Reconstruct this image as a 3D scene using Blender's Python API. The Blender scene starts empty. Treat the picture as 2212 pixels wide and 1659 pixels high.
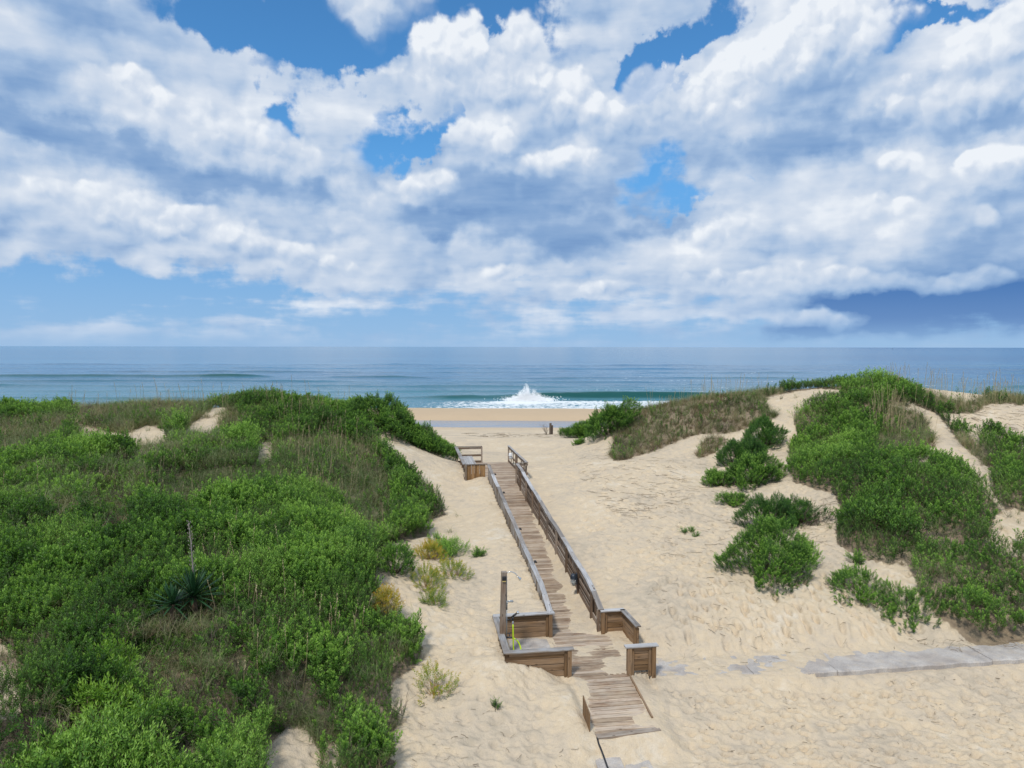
import bpy, math, random
import numpy as np
from mathutils import Vector, Matrix

random.seed(7)
RNG = np.random.default_rng(11)
scene = bpy.context.scene
PI = math.pi

# ---------------------------------------------------------------- camera
CAM_H = 8.8                      # metres above the lower deck
FPX = 1500.0                     # focal length for a picture 2212 units wide
PITCH = math.radians(3.07)
ROLL = math.radians(0.09)
cam_d = bpy.data.cameras.new('camera')
cam = bpy.data.objects.new('camera', cam_d)
scene.collection.objects.link(cam)
cam_d.sensor_width = 36.0
cam_d.lens = 36.0 * FPX / 2212.0
cam_d.clip_start = 0.1
cam_d.clip_end = 60000.0
cam.location = (0, 0, CAM_H)
cam.rotation_euler = (Matrix.Rotation(math.radians(90) - PITCH, 3, 'X') @ Matrix.Rotation(ROLL, 3, 'Z')).to_euler()
scene.camera = cam

# ---------------------------------------------------------------- node helper
class NT:
    def __init__(s, tree):
        s.t = tree; s.n = tree.nodes; s.l = tree.links
    def node(s, typ, **kw):
        nd = s.n.new(typ)
        for k, v in kw.items():
            setattr(nd, k, v)
        return nd
    def put(s, sock, v):
        if v is None: return
        if isinstance(v, bpy.types.NodeSocket): s.l.new(v, sock)
        else: sock.default_value = v
    def m(s, op, a, b=None, c=None, clamp=False):
        nd = s.n.new('ShaderNodeMath'); nd.operation = op; nd.use_clamp = clamp
        s.put(nd.inputs[0], a); s.put(nd.inputs[1], b); s.put(nd.inputs[2], c)
        return nd.outputs[0]
    def v(s, op, a, b=None):
        nd = s.n.new('ShaderNodeVectorMath'); nd.operation = op
        s.put(nd.inputs[0], a)
        if op == 'SCALE': s.put(nd.inputs[3], b)
        else: s.put(nd.inputs[1], b)
        return nd.outputs[0]
    def xyz(s, x, y, z):
        nd = s.n.new('ShaderNodeCombineXYZ')
        s.put(nd.inputs[0], x); s.put(nd.inputs[1], y); s.put(nd.inputs[2], z)
        return nd.outputs[0]
    def sep(s, v):
        nd = s.n.new('ShaderNodeSeparateXYZ'); s.l.new(v, nd.inputs[0]); return nd.outputs
    def noise(s, v, scale, detail=4, rough=.5, dist=0.0, lac=2.0, col=False, dims='3D'):
        nd = s.n.new('ShaderNodeTexNoise'); nd.noise_dimensions = dims; s.put(nd.inputs['Vector'], v)
        nd.inputs['Scale'].default_value = scale; nd.inputs['Detail'].default_value = detail
        nd.inputs['Roughness'].default_value = rough; nd.inputs['Distortion'].default_value = dist
        nd.inputs['Lacunarity'].default_value = lac
        return nd.outputs[1 if col else 0]
    def voro(s, v, scale, detail=0, rough=.5, feature='F1', rand=1.0, out=0, dims='3D'):
        nd = s.n.new('ShaderNodeTexVoronoi'); nd.voronoi_dimensions = dims; nd.feature = feature; s.put(nd.inputs['Vector'], v)
        nd.inputs['Scale'].default_value = scale
        if 'Detail' in nd.inputs: nd.inputs['Detail'].default_value = detail; nd.inputs['Roughness'].default_value = rough
        nd.inputs['Randomness'].default_value = rand
        return nd.outputs[out]
    def mr(s, x, a, b, c=0.0, d=1.0, smooth=True):
        nd = s.n.new('ShaderNodeMapRange'); nd.interpolation_type = 'SMOOTHSTEP' if smooth else 'LINEAR'
        s.put(nd.inputs[0], x)
        for i, q in enumerate((a, b, c, d)): s.put(nd.inputs[i + 1], q)
        return nd.outputs[0]
    def ramp(s, x, stops, interp='LINEAR'):
        nd = s.n.new('ShaderNodeValToRGB'); nd.color_ramp.interpolation = interp
        s.put(nd.inputs[0], x); el = nd.color_ramp.elements
        while len(el) < len(stops): el.new(.5)
        for e, (p, c) in zip(el, stops):
            e.position = p; e.color = (c[0], c[1], c[2], 1)
        return nd.outputs[0]
    def mix(s, f, a, b, typ='MIX'):
        nd = s.n.new('ShaderNodeMix'); nd.data_type = 'RGBA'; nd.blend_type = typ
        s.put(nd.inputs[0], f)
        for i, q in ((6, a), (7, b)):
            if isinstance(q, tuple): q = (q[0], q[1], q[2], 1)
            s.put(nd.inputs[i], q)
        return nd.outputs[2]

# ---------------------------------------------------------------- sky and sun
SUN_EL = math.radians(56.0)
SUN_AZ = math.radians(205.0)     # compass style, from +Y clockwise: behind the camera, a little left
scene.view_settings.view_transform = 'Standard'
scene.view_settings.look = 'None'
scene.view_settings.gamma = 1.0
scene.view_settings.exposure = 0.06
world = bpy.data.worlds.new('World')
scene.world = world
world.use_nodes = True
world.node_tree.nodes.clear()

def build_sky():
    T = NT(world.node_tree)
    sky = T.node('ShaderNodeTexSky', sky_type='NISHITA', sun_disc=False)
    sky.sun_elevation = SUN_EL; sky.sun_rotation = SUN_AZ
    sky.air_density = 1.0; sky.dust_density = 0.6; sky.ozone_density = 3.0
    bg = T.node('ShaderNodeBackground'); bg.inputs[1].default_value = 0.115
    skyc = T.mix(1.0, sky.outputs[0], (.50, 1.0, 1.28), 'MULTIPLY')
    T.l.new(skyc, bg.inputs[0])
    d = T.node('ShaderNodeTexCoord').outputs['Generated']
    dx, dy, dz = T.sep(T.v('NORMALIZE', d))
    az = T.m('ARCTAN2', dx, dy)
    el = T.m('ARCSINE', dz)
    cx = T.m('MULTIPLY', az, 15.0)            # one unit is about 1/15 radian
    cy = T.m('MULTIPLY', el, 15.0)
    C = T.xyz(cx, cy, 0.0)
    CN = T.v('ADD', C, (37.37, 23.71, 0.0))     # noise runs in shifted coordinates, away from the lattice origin
    # warping: large soft, small crisp; less vertical near the horizon
    squash = T.mr(cy, 0.0, 3.0, 0.25, 1.0)
    w1 = T.v('SUBTRACT', T.noise(CN, .8, 3, .5, col=True, dims='2D'), (.5, .5, .5))
    w2 = T.v('SUBTRACT', T.noise(CN, 3.0, 5, .56, col=True, dims='2D'), (.5, .5, .5))
    w = T.v('ADD', T.v('SCALE', w1, 1.5), T.v('SCALE', w2, .62))
    wx, wy, wz = T.sep(w)
    Cw = T.v('ADD', C, T.xyz(wx, T.m('MULTIPLY', wy, squash), 0.0))
    def P(px, py):
        a = math.atan((px - 1106) / 1500.0)
        e = math.atan((749 - py) / 1500.0 * math.cos(a))
        return a * 15, e * 15
    def blobs(lst, vec, start):
        acc = start
        for (px, py, rx, ry, rot, amp) in lst:
            x, y = P(px, py)
            k = math.cos(math.atan((px - 1106) / 1500.0)) ** 1.5
            mp = T.node('ShaderNodeMapping', vector_type='TEXTURE')
            T.l.new(vec, mp.inputs[0])
            mp.inputs['Location'].default_value = (x, y, 0)
            mp.inputs['Rotation'].default_value = (0, 0, math.radians(rot))
            mp.inputs['Scale'].default_value = (rx * k / 100 * 1.5, ry * k / 100 * 1.5, 1)
            g = T.node('ShaderNodeTexGradient', gradient_type='SPHERICAL')
            T.l.new(mp.outputs[0], g.inputs[0])
            acc = T.m('MULTIPLY_ADD', g.outputs[1], amp, acc)
        return acc
    # --- coverage: blue openings are negative
    gen = T.noise(T.xyz(T.m('MULTIPLY_ADD', cx, .35, 14.3), T.m('MULTIPLY_ADD', cy, .8, 7.7), 3.0), 1.0, 4, .55, dims='2D')
    stretch = T.xyz(T.m('MULTIPLY_ADD', cx, .32, 21.4), T.m('MULTIPLY_ADD', cy, 1.7, 33.3), 7.0)
    streak = T.noise(stretch, 1.5, 5, .58, dims='2D')
    lowband = T.mr(cy, .8, 2.6, 0.0, 1.0)
    base = T.m('MULTIPLY_ADD', T.m('SUBTRACT', gen, .5), 1.1, T.mr(cy, 0.2, 3.0, .30, .60))
    base = T.m('ADD', base, T.m('MULTIPLY', T.m('SUBTRACT', streak, .5), T.m('MULTIPLY_ADD', lowband, -1.3, 1.9)))
    cov = blobs([
        (620, 80, 175, 84, -8, -2.7), (450, 50, 110, 60, 0, -1.5), (700, 135, 80, 40, 0, -1.1),
        (560, 30, 30, 70, -20, .8),
        (1000, 40, 140, 50, 0, -2.8), (850, 100, 100, 50, 30, -2.2),
        (820, 40, 90, 60, 25, 1.2), (1120, 60, 90, 36, 0, -1.1),
        (1395, 165, 92, 40, 35, -2.4), (1490, 88, 115, 34, 24, -2.3),
        (1915, 50, 68, 58, -10, -2.9), (2060, 30, 120, 34, 5, -2.3), (1995, 8, 40, 14, 0, 1.0),
        (622, 258, 50, 34, 15, -1.9), (876, 254, 40, 34, 0, -1.5), (935, 318, 70, 34, 40, -1.8), (995, 270, 40, 24, 0, -1.3),
        (830, 372, 90, 44, 40, -1.2), (1400, 365, 80, 56, 10, -1.5), (1440, 442, 100, 30, 5, -1.5), (1610, 388, 40, 16, 0, -.8),
        (1240, 312, 26, 10, 0, -1.0), (550, 190, 60, 20, 20, -.6),
        (150, 625, 480, 46, 2, -1.2), (560, 640, 300, 40, 0, -.5), (1050, 640, 300, 30, 0, -.2), (500, 545, 60, 12, 0, .5),
        (900, 700, 900, 30, 0, -.5),
        (250, 480, 420, 110, -8, 1.0), (600, 530, 260, 60, -8, .9), (950, 130, 120, 90, 20, 1.1), (1120, 110, 60, 60, 0, 1.0),
        (1700, 130, 330, 130, 15, 1.3), (2130, 110, 130, 90, 10, 1.3), (1000, 210, 200, 60, 0, .9), (1250, 240, 120, 60, -10, 1.0),
        (1060, 300, 110, 60, 10, 1.1), (1230, 350, 140, 50, -5, .9), (300, 230, 360, 150, -10, 1.1),
        (1900, 420, 430, 170, 5, 1.2), (1850, 600, 330, 60, -3, 1.4), (1150, 440, 230, 90, 0, 1.2), (820, 430, 170, 50, 10, 1.0),
        (680, 622, 60, 16, 5, 1.0), (1085, 588, 60, 18, 8, 1.1), (1270, 630, 80, 18, 4, 1.2), (2030, 655, 330, 60, -2, 1.1), (1760, 690, 160, 26, 0, 1.3),
        (1470, 510, 130, 34, 12, .9), (1180, 550, 500, 30, 0, .5),
    ], Cw, base)
    edge = T.m('MULTIPLY_ADD', T.m('SUBTRACT', T.noise(CN, 1.5, 7, .56, dims='2D'), .5), 1.0, cov)
    mask = T.mr(edge, -.30, .55)
    # --- brightness of the cloud: thin tops white, deep undersides grey blue
    def relief(v):
        a = T.noise(v, .40, 6, .44, dims='2D')
        b = T.voro(v, .75, 2, .5, 'F1', dims='2D'); b = T.m('MULTIPLY', b, b)
        return T.m('MULTIPLY_ADD', b, -.34, a)
    cyl = T.m('MULTIPLY_ADD', T.m('LOGARITHM', T.m('ADD', T.m('MAXIMUM', cy, 0.0), 1.0), math.e), 1.6, cy)
    CS = T.v('ADD', T.xyz(T.m('ADD', cx, 61.3), T.m('ADD', cyl, 29.7), 0.0), T.v('SCALE', w2, .22))
    r0 = relief(CS)
    r1 = relief(T.v('ADD', CS, (-.16, .34, 0)))
    rel = T.m('SUBTRACT', r0, r1)
    sh = T.m('MULTIPLY_ADD', rel, .62, .585)
    sh = T.m('MULTIPLY_ADD', T.m('SUBTRACT', gen, .5), .75, sh)
    sh = T.m('MULTIPLY_ADD', T.m('SUBTRACT', T.noise(T.xyz(T.m('MULTIPLY_ADD', cx, .5, 41.2), T.m('ADD', cy, 17.9), 11.0), .9, 5, .5, dims='2D'), .5), .4, sh)
    Cs = T.v('ADD', C, T.xyz(T.m('MULTIPLY', wx, .7), T.m('MULTIPLY', T.m('MULTIPLY', wy, .7), squash), 0.0))
    sh = blobs([
        (60,190,170,50,-10, -0.29), (60,285,330,40,-12, -0.40), (330,335,330,34,-10, -0.32), (170,15,130,50,0, -0.25),
        (450,400,420,30,-2, -0.25), (700,445,90,24,0, -0.18), (620,500,130,18,0, -0.14),
        (1130,430,260,80,0, -0.45), (1160,505,210,34,-6, -0.32), (1350,300,200,34,-4, -0.22), (900,480,90,26,0, -0.22),
        (2020,245,330,52,2, -0.36), (1700,320,200,44,5, -0.30), (1800,180,150,50,25, -0.14),
        (2190,510,130,120,0, -0.40), (1950,580,260,34,3, -0.29),
        (1480,490,120,14,5, -0.22), (1520,720,300,14,0, -0.22),
        (960,110,70,60,0, 0.40), (1130,100,46,50,0, 0.35), (1640,130,180,90,20, 0.35), (1830,40,80,60,0, 0.35), (2120,80,150,60,10, 0.35),
        (290,200,80,50,0, 0.35), (300,250,230,40,-8, 0.20), (1060,295,80,46,0, 0.35), (1200,350,90,26,0, 0.35), (1240,235,100,36,-15, 0.30),
        (600,320,200,60,-8, 0.20), (330,470,330,40,-6, 0.20), (880,415,90,30,20, 0.25), (500,560,260,24,-8, 0.20),
        (2100,355,130,46,5, 0.45), (1920,370,50,34,0, 0.30), (1900,460,110,40,0, 0.30), (1500,520,120,26,12, 0.35), (1750,612,260,20,-2, 0.40),
        (1740,688,100,20,0, 0.50), (1270,630,70,14,0, 0.30), (1085,588,50,14,0, 0.30), (1700,480,150,80,0, 0.15),
    ], Cs, sh)
    sh = T.m('SMOOTH_MAX', sh, .22, .25)
    sh = blobs([(2090, 668, 380, 74, 2, -.72), (1870, 664, 260, 44, -3, -.25), (1850, 712, 330, 26, 2, -.35)], Cs, sh)
    sh = T.m('MULTIPLY_ADD', T.m('SUBTRACT', streak, .5), .28, sh)
    # separate heaped clouds: scalloped bright tops, grey flat undersides
    puff = T.voro(T.v('ADD', CN, T.v('SCALE', w2, .25)), 1.45, 2, .42, 'F1', dims='2D')
    puff2 = T.voro(T.v('ADD', T.v('ADD', CN, T.v('SCALE', w2, .25)), (-.07, .12, 0)), 1.45, 2, .42, 'F1', dims='2D')
    crease = T.m('SUBTRACT', puff2, puff)
    Cc = T.v('ADD', C, T.v('SCALE', w1, .45))
    soft = T.m('MULTIPLY', T.m('SUBTRACT', T.noise(CN, 1.1, 5, .5, dims='2D'), .5), .5)
    heap = None; heap_sh = sh
    for (px, py, rx, ry, rot, top, op) in [
        (840, 30, 130, 80, 20, .86, .7), (1060, 205, 240, 75, 0, .84, .85), (1400, 250, 230, 80, 8, .80, .7), (2110, 215, 260, 100, 5, .84, .85),
        (960, 140, 105, 90, 5, 1.02, 1.0), (1135, 120, 62, 64, 0, 1.0, .95), (1240, 235, 110, 56, -14, .98, .95),
        (1800, 90, 150, 110, 0, .97, .95), (1640, 165, 190, 100, 22, 1.0, 1.0), (2150, 105, 170, 90, 10, .98, .95),
        (290, 205, 100, 56, -5, .97, .9), (560, 330, 230, 80, -8, .86, .8), (1065, 300, 88, 54, 10, 1.0, 1.0), (1205, 358, 110, 34, 0, .96, .9),
        (890, 420, 110, 40, 12, .92, .85), (300, 470, 330, 60, -6, .86, .8), (560, 545, 260, 40, -8, .82, .8),
        (2130, 355, 120, 42, 6, 1.08, .9), (1920, 372, 50, 36, -10, 1.02, .8), (1900, 465, 90, 34, 5, 1.0, .7), (2120, 480, 34, 40, 0, 1.0, .6),
        (1530, 515, 120, 30, 10, .92, .8), (1700, 600, 260, 34, -2, .86, .75), (2080, 606, 170, 30, 0, .76, .5),
        (1740, 690, 130, 28, 0, .80, .6), (1275, 630, 76, 20, 4, .90, .85), (1085, 586, 52, 20, 8, .88, .85), (685, 624, 46, 12, 5, .80, .6)]:
        x, y = P(px, py); k = math.cos(math.atan((px - 1106) / 1500.0)) ** 1.5
        mp = T.node('ShaderNodeMapping', vector_type='TEXTURE'); T.l.new(Cc, mp.inputs[0])
        mp.inputs['Location'].default_value = (x, y, 0); mp.inputs['Rotation'].default_value = (0, 0, math.radians(rot)); mp.inputs['Scale'].default_value = (rx * k / 100 * 1.25, ry * k / 100 * 1.25, 1)
        g = T.node('ShaderNodeTexGradient', gradient_type='SPHERICAL'); T.l.new(mp.outputs[0], g.inputs[0])
        ly = T.sep(mp.outputs[0])[1]
        small = min(1.0, ry / 70.0)
        gg = T.m('ADD', g.outputs[1], T.m('MULTIPLY_ADD', puff, -.36, .05))
        gg = T.m('ADD', gg, soft)
        wdt = T.mr(ly, -.7, .35, .75, .10 + .10 / small, smooth=False)
        mk = T.m('MULTIPLY', T.m('MULTIPLY', T.mr(gg, 0.0, wdt), T.mr(g.outputs[1], 0.0, .14)), op)
        shd = T.m('ADD', T.mr(ly, -.75, .45, top - .50, top - .02, smooth=True), T.m('MULTIPLY', crease, .62))
        shd = T.m('ADD', shd, T.m('MULTIPLY', soft, .30))
        mxn = T.node('ShaderNodeMix', data_type='FLOAT'); T.put(mxn.inputs[0], mk); T.put(mxn.inputs[2], heap_sh); T.put(mxn.inputs[3], shd); heap_sh = mxn.outputs[0]
        inv = T.m('SUBTRACT', 1.0, mk); heap = inv if heap is None else T.m('MULTIPLY', heap, inv)
    mask = T.m('SUBTRACT', 1.0, T.m('MULTIPLY', T.m('SUBTRACT', 1.0, mask), heap))
    sh = heap_sh
    ccol = T.ramp(sh, [(0.0, (.045, .155, .42)), (.22, (.22, .36, .60)), (.42, (.37, .50, .70)), (.60, (.51, .61, .76)),
                       (.78, (.64, .71, .815)), (1.0, (.84, .875, .92))])
    # far clouds go pale blue
    far = T.mr(cy, 0.0, 1.7, .34, 0.0)
    ccol = T.mix(far, ccol, (.36, .53, .78))
    cb = T.node('ShaderNodeBackground'); T.l.new(ccol, cb.inputs[0]); cb.inputs[1].default_value = 1.0
    mxs = T.node('ShaderNodeMixShader')
    T.put(mxs.inputs[0], T.m('MULTIPLY', mask, T.m('MULTIPLY', T.mr(cy, -.2, .6, .0, 1.0), .97)))
    T.l.new(cb.outputs[0], mxs.inputs[2])
    air = T.node('ShaderNodeBackground')
    aircol = T.ramp(T.mr(cy, 0.0, 3.4, smooth=False), [(0, (.31, .49, .74)), (.35, (.22, .425, .72)), (.62, (.15, .36, .69)), (1, (.14, .35, .70))])
    T.l.new(aircol, air.inputs[0])
    mx2 = T.node('ShaderNodeMixShader'); T.put(mx2.inputs[0], T.mr(cy, 1.6, 4.6, .95, 0.0))
    T.l.new(bg.outputs[0], mx2.inputs[1]); T.l.new(air.outputs[0], mx2.inputs[2])
    T.l.new(mx2.outputs[0], mxs.inputs[1])
    out = T.node('ShaderNodeOutputWorld'); T.l.new(mxs.outputs[0], out.inputs[0])
build_sky()
world.cycles.sampling_method = 'MANUAL'
world.cycles.sample_map_resolution = 512

sun_d = bpy.data.lights.new('sun', 'SUN')
sun_d.energy = 2.8
sun_d.angle = math.radians(7.0)
sun_d.color = (1.0, .95, .87)
sun = bpy.data.objects.new('sun', sun_d)
scene.collection.objects.link(sun)
_sd = Vector((math.sin(SUN_AZ) * math.cos(SUN_EL), math.cos(SUN_AZ) * math.cos(SUN_EL), math.sin(SUN_EL)))
sun.rotation_euler = _sd.to_track_quat('Z', 'Y').to_euler()
sun.location = (0, -10, 40)

# ---------------------------------------------------------------- small tools
def smooth(x, a, b):
    t = np.clip((np.asarray(x, float) - a) / (b - a), 0, 1)
    return t * t * (3 - 2 * t)

def _hash(ix, iy, seed):
    n = (ix.astype(np.int64) * 374761393 + iy.astype(np.int64) * 668265263 + seed * 982451653) & 0xffffffff
    n = ((n ^ (n >> 13)) * 1274126177) & 0xffffffff
    n = (n ^ (n >> 16)) & 0xffffff
    return n / float(0xffffff)

def vnoise(x, y, seed=0):
    x = np.asarray(x, float); y = np.asarray(y, float)
    ix = np.floor(x); iy = np.floor(y); fx = x - ix; fy = y - iy
    fx = fx * fx * (3 - 2 * fx); fy = fy * fy * (3 - 2 * fy)
    a = _hash(ix, iy, seed); b = _hash(ix + 1, iy, seed); c = _hash(ix, iy + 1, seed); d = _hash(ix + 1, iy + 1, seed)
    return (a + (b - a) * fx) * (1 - fy) + (c + (d - c) * fx) * fy

def fbm(x, y, octaves=4, seed=0, gain=.5):
    t = 0; amp = 1; tot = 0
    for o in range(octaves):
        t = t + amp * vnoise(x * 2 ** o + 17.3 * o, y * 2 ** o - 9.1 * o, seed + o); tot += amp; amp *= gain
    return t / tot - .5

def in_poly(px, py, poly):
    """inside test for arrays of points"""
    inside = np.zeros(px.shape, bool)
    n = len(poly)
    for i in range(n):
        x0, y0 = poly[i]; x1, y1 = poly[(i + 1) % n]
        if y0 == y1: continue
        c = ((y0 > py) != (y1 > py)) & (px < (x1 - x0) * (py - y0) / (y1 - y0) + x0)
        inside ^= c
    return inside

CR = np.array(cam.rotation_euler.to_matrix())
def unproject(px, py, Y):
    """point at forward distance Y (world y) seen at photo position px, py"""
    d = CR @ np.array([(px - 1106) / FPX, (829.5 - py) / FPX, -1.0])
    t = Y / d[1]
    return d[0] * t, Y, CAM_H + d[2] * t
def on_plane(px, py, z):
    d = CR @ np.array([(px - 1106) / FPX, (829.5 - py) / FPX, -1.0])
    t = (z - CAM_H) / d[2]
    return d[0] * t, d[1] * t, z
def survey(x, y, z):
    """bearing of world points as (px, py), used to read the survey outlines of the planting"""
    p = np.stack([x, y, z - CAM_H], -1) @ CR
    w = np.maximum(-p[..., 2], .01)
    return 1106 + FPX * p[..., 0] / w, 829.5 - FPX * p[..., 1] / w

# boardwalk frame: u to the right, v towards the sea; origin at the near end of the right-hand ramp rail
O = np.array([2.65, 21.37])
UD = np.array([.9896, .1437]); VD = np.array([-.1437, .9896])
def UV(u, v): return O + u * UD + v * VD
def to_uv(x, y):
    dx = x - O[0]; dy = y - O[1]
    return dx * UD[0] + dy * UD[1], dx * VD[0] + dy * VD[1]
def deck_z(v):
    v = np.asarray(v, float)
    z = np.where(v < 0, 0, np.minimum(v, 16.4) * .0823)
    return np.where(v < -3.1, (v + 3.1) * .115, z)

# ---------------------------------------------------------------- the lie of the land
CP = []
def c(px, py, Y): CP.append(unproject(px, py, Y))
for q in [  # left dune
    (0, 890, 50), (160, 896, 50), (330, 880, 47), (440, 886, 46), (550, 872, 45), (640, 885, 45), (740, 897, 46),
    (830, 905, 46), (910, 955, 45.5), (975, 995, 44.5),
    (880, 985, 39), (930, 1020, 38), (1000, 1052, 36.5), (960, 1130, 31), (1000, 1200, 26), (930, 1180, 27), (1045, 1310, 21.6),
    (1020, 1280, 22.5), (1060, 1335, 20.6), (1000, 1400, 18.8), (1075, 1400, 18.9), (960, 1500, 17.0), (900, 1600, 15.3), (1090, 1432, 18.0),
    (1140, 1465, 17.75), (1230, 1482, 18.0), (1150, 1500, 17.2), (1200, 1600, 15.6), (1000, 1640, 14.8),
    (0, 1680, 11.6), (280, 1680, 12.4), (550, 1670, 13.4), (830, 1650, 14.3), (0, 1440, 15.5), (400, 1350, 17.5), (700, 1400, 17.6), (800, 1320, 19.8),
    (0, 1200, 21), (400, 1200, 21.5), (700, 1200, 23), (860, 1250, 22.2), (0, 1060, 27), (400, 1070, 28), (700, 1020, 33), (830, 1060, 33),
    (0, 960, 36), (300, 945, 38), (500, 950, 38), (450, 905, 42), (620, 920, 41), (900, 1130, 30), (820, 960, 41),
    # the saddle and the way to the beach
    (1200, 1000, 42.5), (1150, 980, 52), (1060, 985, 49), (1000, 985, 47), (1300, 1000, 41), (1300, 1100, 31), (1400, 1100, 31), (1450, 1000, 40.5),
    (1230, 1070, 33.5), (1300, 1180, 26.8), (1380, 1280, 22.6), (1350, 1320, 21.4), (1420, 1380, 19.9), (1500, 1300, 21.8), (1600, 1340, 20.9),
    (1420, 1440, 18.95), (1700, 1430, 19.3),
    (1100, 945, 66), (1250, 950, 62), (1000, 945, 68),
    # right dune
    (1240, 960, 58), (1330, 905, 58), (1450, 872, 55), (1600, 856, 52), (1720, 842, 51), (1850, 832, 50), (1960, 835, 50), (2080, 855, 50), (2212, 868, 50),
    (1330, 985, 46), (1500, 940, 47), (1560, 1010, 40), (1700, 960, 43), (1750, 868, 47.5), (1550, 1090, 32.5), (1700, 1120, 30),
    (1660, 1280, 22.3), (1800, 1320, 21.2), (1900, 1200, 24.9), (1850, 1030, 32.5), (2000, 1030, 31.5), (2100, 1130, 26.6), (2212, 1030, 32.5),
    (2212, 1350, 20.9), (2212, 1180, 25), (2100, 1370, 20.3), (1950, 1400, 19.7), (2150, 905, 42), (2000, 945, 39.5), (1900, 885, 44), (1620, 920, 46),
    (1780, 1180, 26), (1620, 1180, 26.5), (2040, 960, 37),
    # flat sand by the path
    (1440, 1481, 18.3), (1823, 1472.6, 18.55), (2212, 1444.6, 19.3), (1430, 1600, 16.0), (1700, 1600, 16.1), (2000, 1600, 16.2), (2212, 1600, 16.2), (1310, 1640, 15.3),
    (1967, 1416, 20.0), (1787, 1434, 19.4),
]: c(*q)
CP += [(-30, 60, 1.8), (-15, 62, 1.0), (-8, 56, .9), (-40, 58, 2.2), (-22, 54, 3.4), (-45, 40, 3.6), (-40, 25, 3.4), (-30, 18, 3.0), (-16, 10, 2.2), (-14, 6, 1.5),
       (20, 62, 1.2), (34, 62, 1.4), (45, 60, 1.8), (50, 45, 4.6), (48, 30, 3.0), (34, 22, 1.0), (30, 15, -.1), (14, 9, -.3), (4, 9, -.3), (-3, 10, 0.2), (-7, 9, .8),
       (20, 17, -.2), (30, 55, 3.8), (8, 62, .9)]
for v_, z_ in ((-.4, .72), (0.3, .78), (3, 1.02), (6, 1.15), (10, 1.38), (14, 1.66), (16.3, 1.78)):
    p_ = UV(-1.75, v_); CP.append((p_[0], p_[1], z_))
for v_, z_ in ((1, .45), (4, .75), (8, .95), (12, 1.15), (16, 1.35), (20, 1.5)):
    p_ = UV(.35, v_); CP.append((p_[0], p_[1], z_))
for u_, v_, z_ in ((1.0, -.6, .35), (1.05, -1.6, .15), (1.2, -3.0, -.05), (-3.4, -.3, .72), (-3.5, -1.7, .60), (-3.5, -2.9, .62), (-3.2, -3.15, .60), (-2.75, -3.2, .47), (-2.3, -3.2, .28), (-1.9, -3.25, .10), (-1.6, -3.4, .0),
                   (-3.2, 17.5, 1.7), (-3.3, 22, 1.75), (-1, 24, 1.25), (1.2, 22, 1.35), (-.7, -5.6, -.36), (.5, -4.2, -.14), (-2.0, -4.2, .12), (-2.0, -5.6, -.12)):
    p_ = UV(u_, v_); CP.append((p_[0], p_[1], z_))
CP = np.array(CP)

def _tps_fit(P, lam):
    n = len(P); S = 10.0
    X = P[:, :2] / S
    d = np.linalg.norm(X[:, None] - X[None], axis=-1)
    K = np.where(d > 0, d * d * np.log(np.maximum(d, 1e-9)), 0) + lam * np.eye(n)
    Q = np.c_[np.ones(n), X]
    A = np.block([[K, Q], [Q.T, np.zeros((3, 3))]])
    return X, np.linalg.solve(A, np.r_[P[:, 2], 0, 0, 0]), S
_TX, _TW, _TS = _tps_fit(CP, 2e-3)
_gx = np.arange(-75, 75.01, .5); _gy = np.arange(0, 90.01, .5)
_GX, _GY = np.meshgrid(_gx, _gy)
_q = np.c_[_GX.ravel(), _GY.ravel()] / _TS
_z = _TW[-3] + _q @ _TW[-2:]
for _i in range(len(_TX)):
    _r2 = ((_q - _TX[_i]) ** 2).sum(1)
    _z += _TW[_i] * .5 * _r2 * np.log(np.maximum(_r2, 1e-12))
_TG = _z.reshape(_GX.shape)

def tps_z(x, y):
    fx = np.clip((x - _gx[0]) / .5, 0, len(_gx) - 2.001); fy = np.clip((y - _gy[0]) / .5, 0, len(_gy) - 2.001)
    ix = fx.astype(int); iy = fy.astype(int); tx = fx - ix; ty = fy - iy
    def cub(t):   # Catmull-Rom weights
        return (-.5 * t + t * t - .5 * t ** 3, 1 - 2.5 * t * t + 1.5 * t ** 3, .5 * t + 2 * t * t - 1.5 * t ** 3, -.5 * t * t + .5 * t ** 3)
    wx = cub(tx); wy = cub(ty); r = 0
    for a in range(4):
        for b in range(4):
            r = r + wy[a] * wx[b] * _TG[np.clip(iy + a - 1, 0, len(_gy) - 1), np.clip(ix + b - 1, 0, len(_gx) - 1)]
    return r

SEA_Z = -2.0
def beach_z(x, y):
    yy = y + .5 * np.sin(x * .05) + 1.2 * fbm(x * .03, y * .0 + 3, 2, 5)
    z = np.interp(yy, [60, 70, 78, 86, 90.5, 96.5, 99.5, 104, 112, 120, 124, 160, 400],
                      [.6, -.3, -.95, -1.45, -1.62, -1.62, -1.05, -.93, -1.2, -1.92, -2.15, -4.5, -8])
    return z
POOL_Z = -1.55

def ground_z(x, y):
    x = np.asarray(x, float); y = np.asarray(y, float)
    z = tps_z(x, y)
    z = np.clip(z, -.6, 7.0)
    w = smooth(y, 58, 74)
    z = z * (1 - w) + beach_z(x, y) * w
    z = z + .22 * fbm(x * .18, y * .18, 3, 21) * smooth(np.abs(x - 2), 3, 9) * (1 - smooth(y, 60, 75))
    return z

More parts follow.
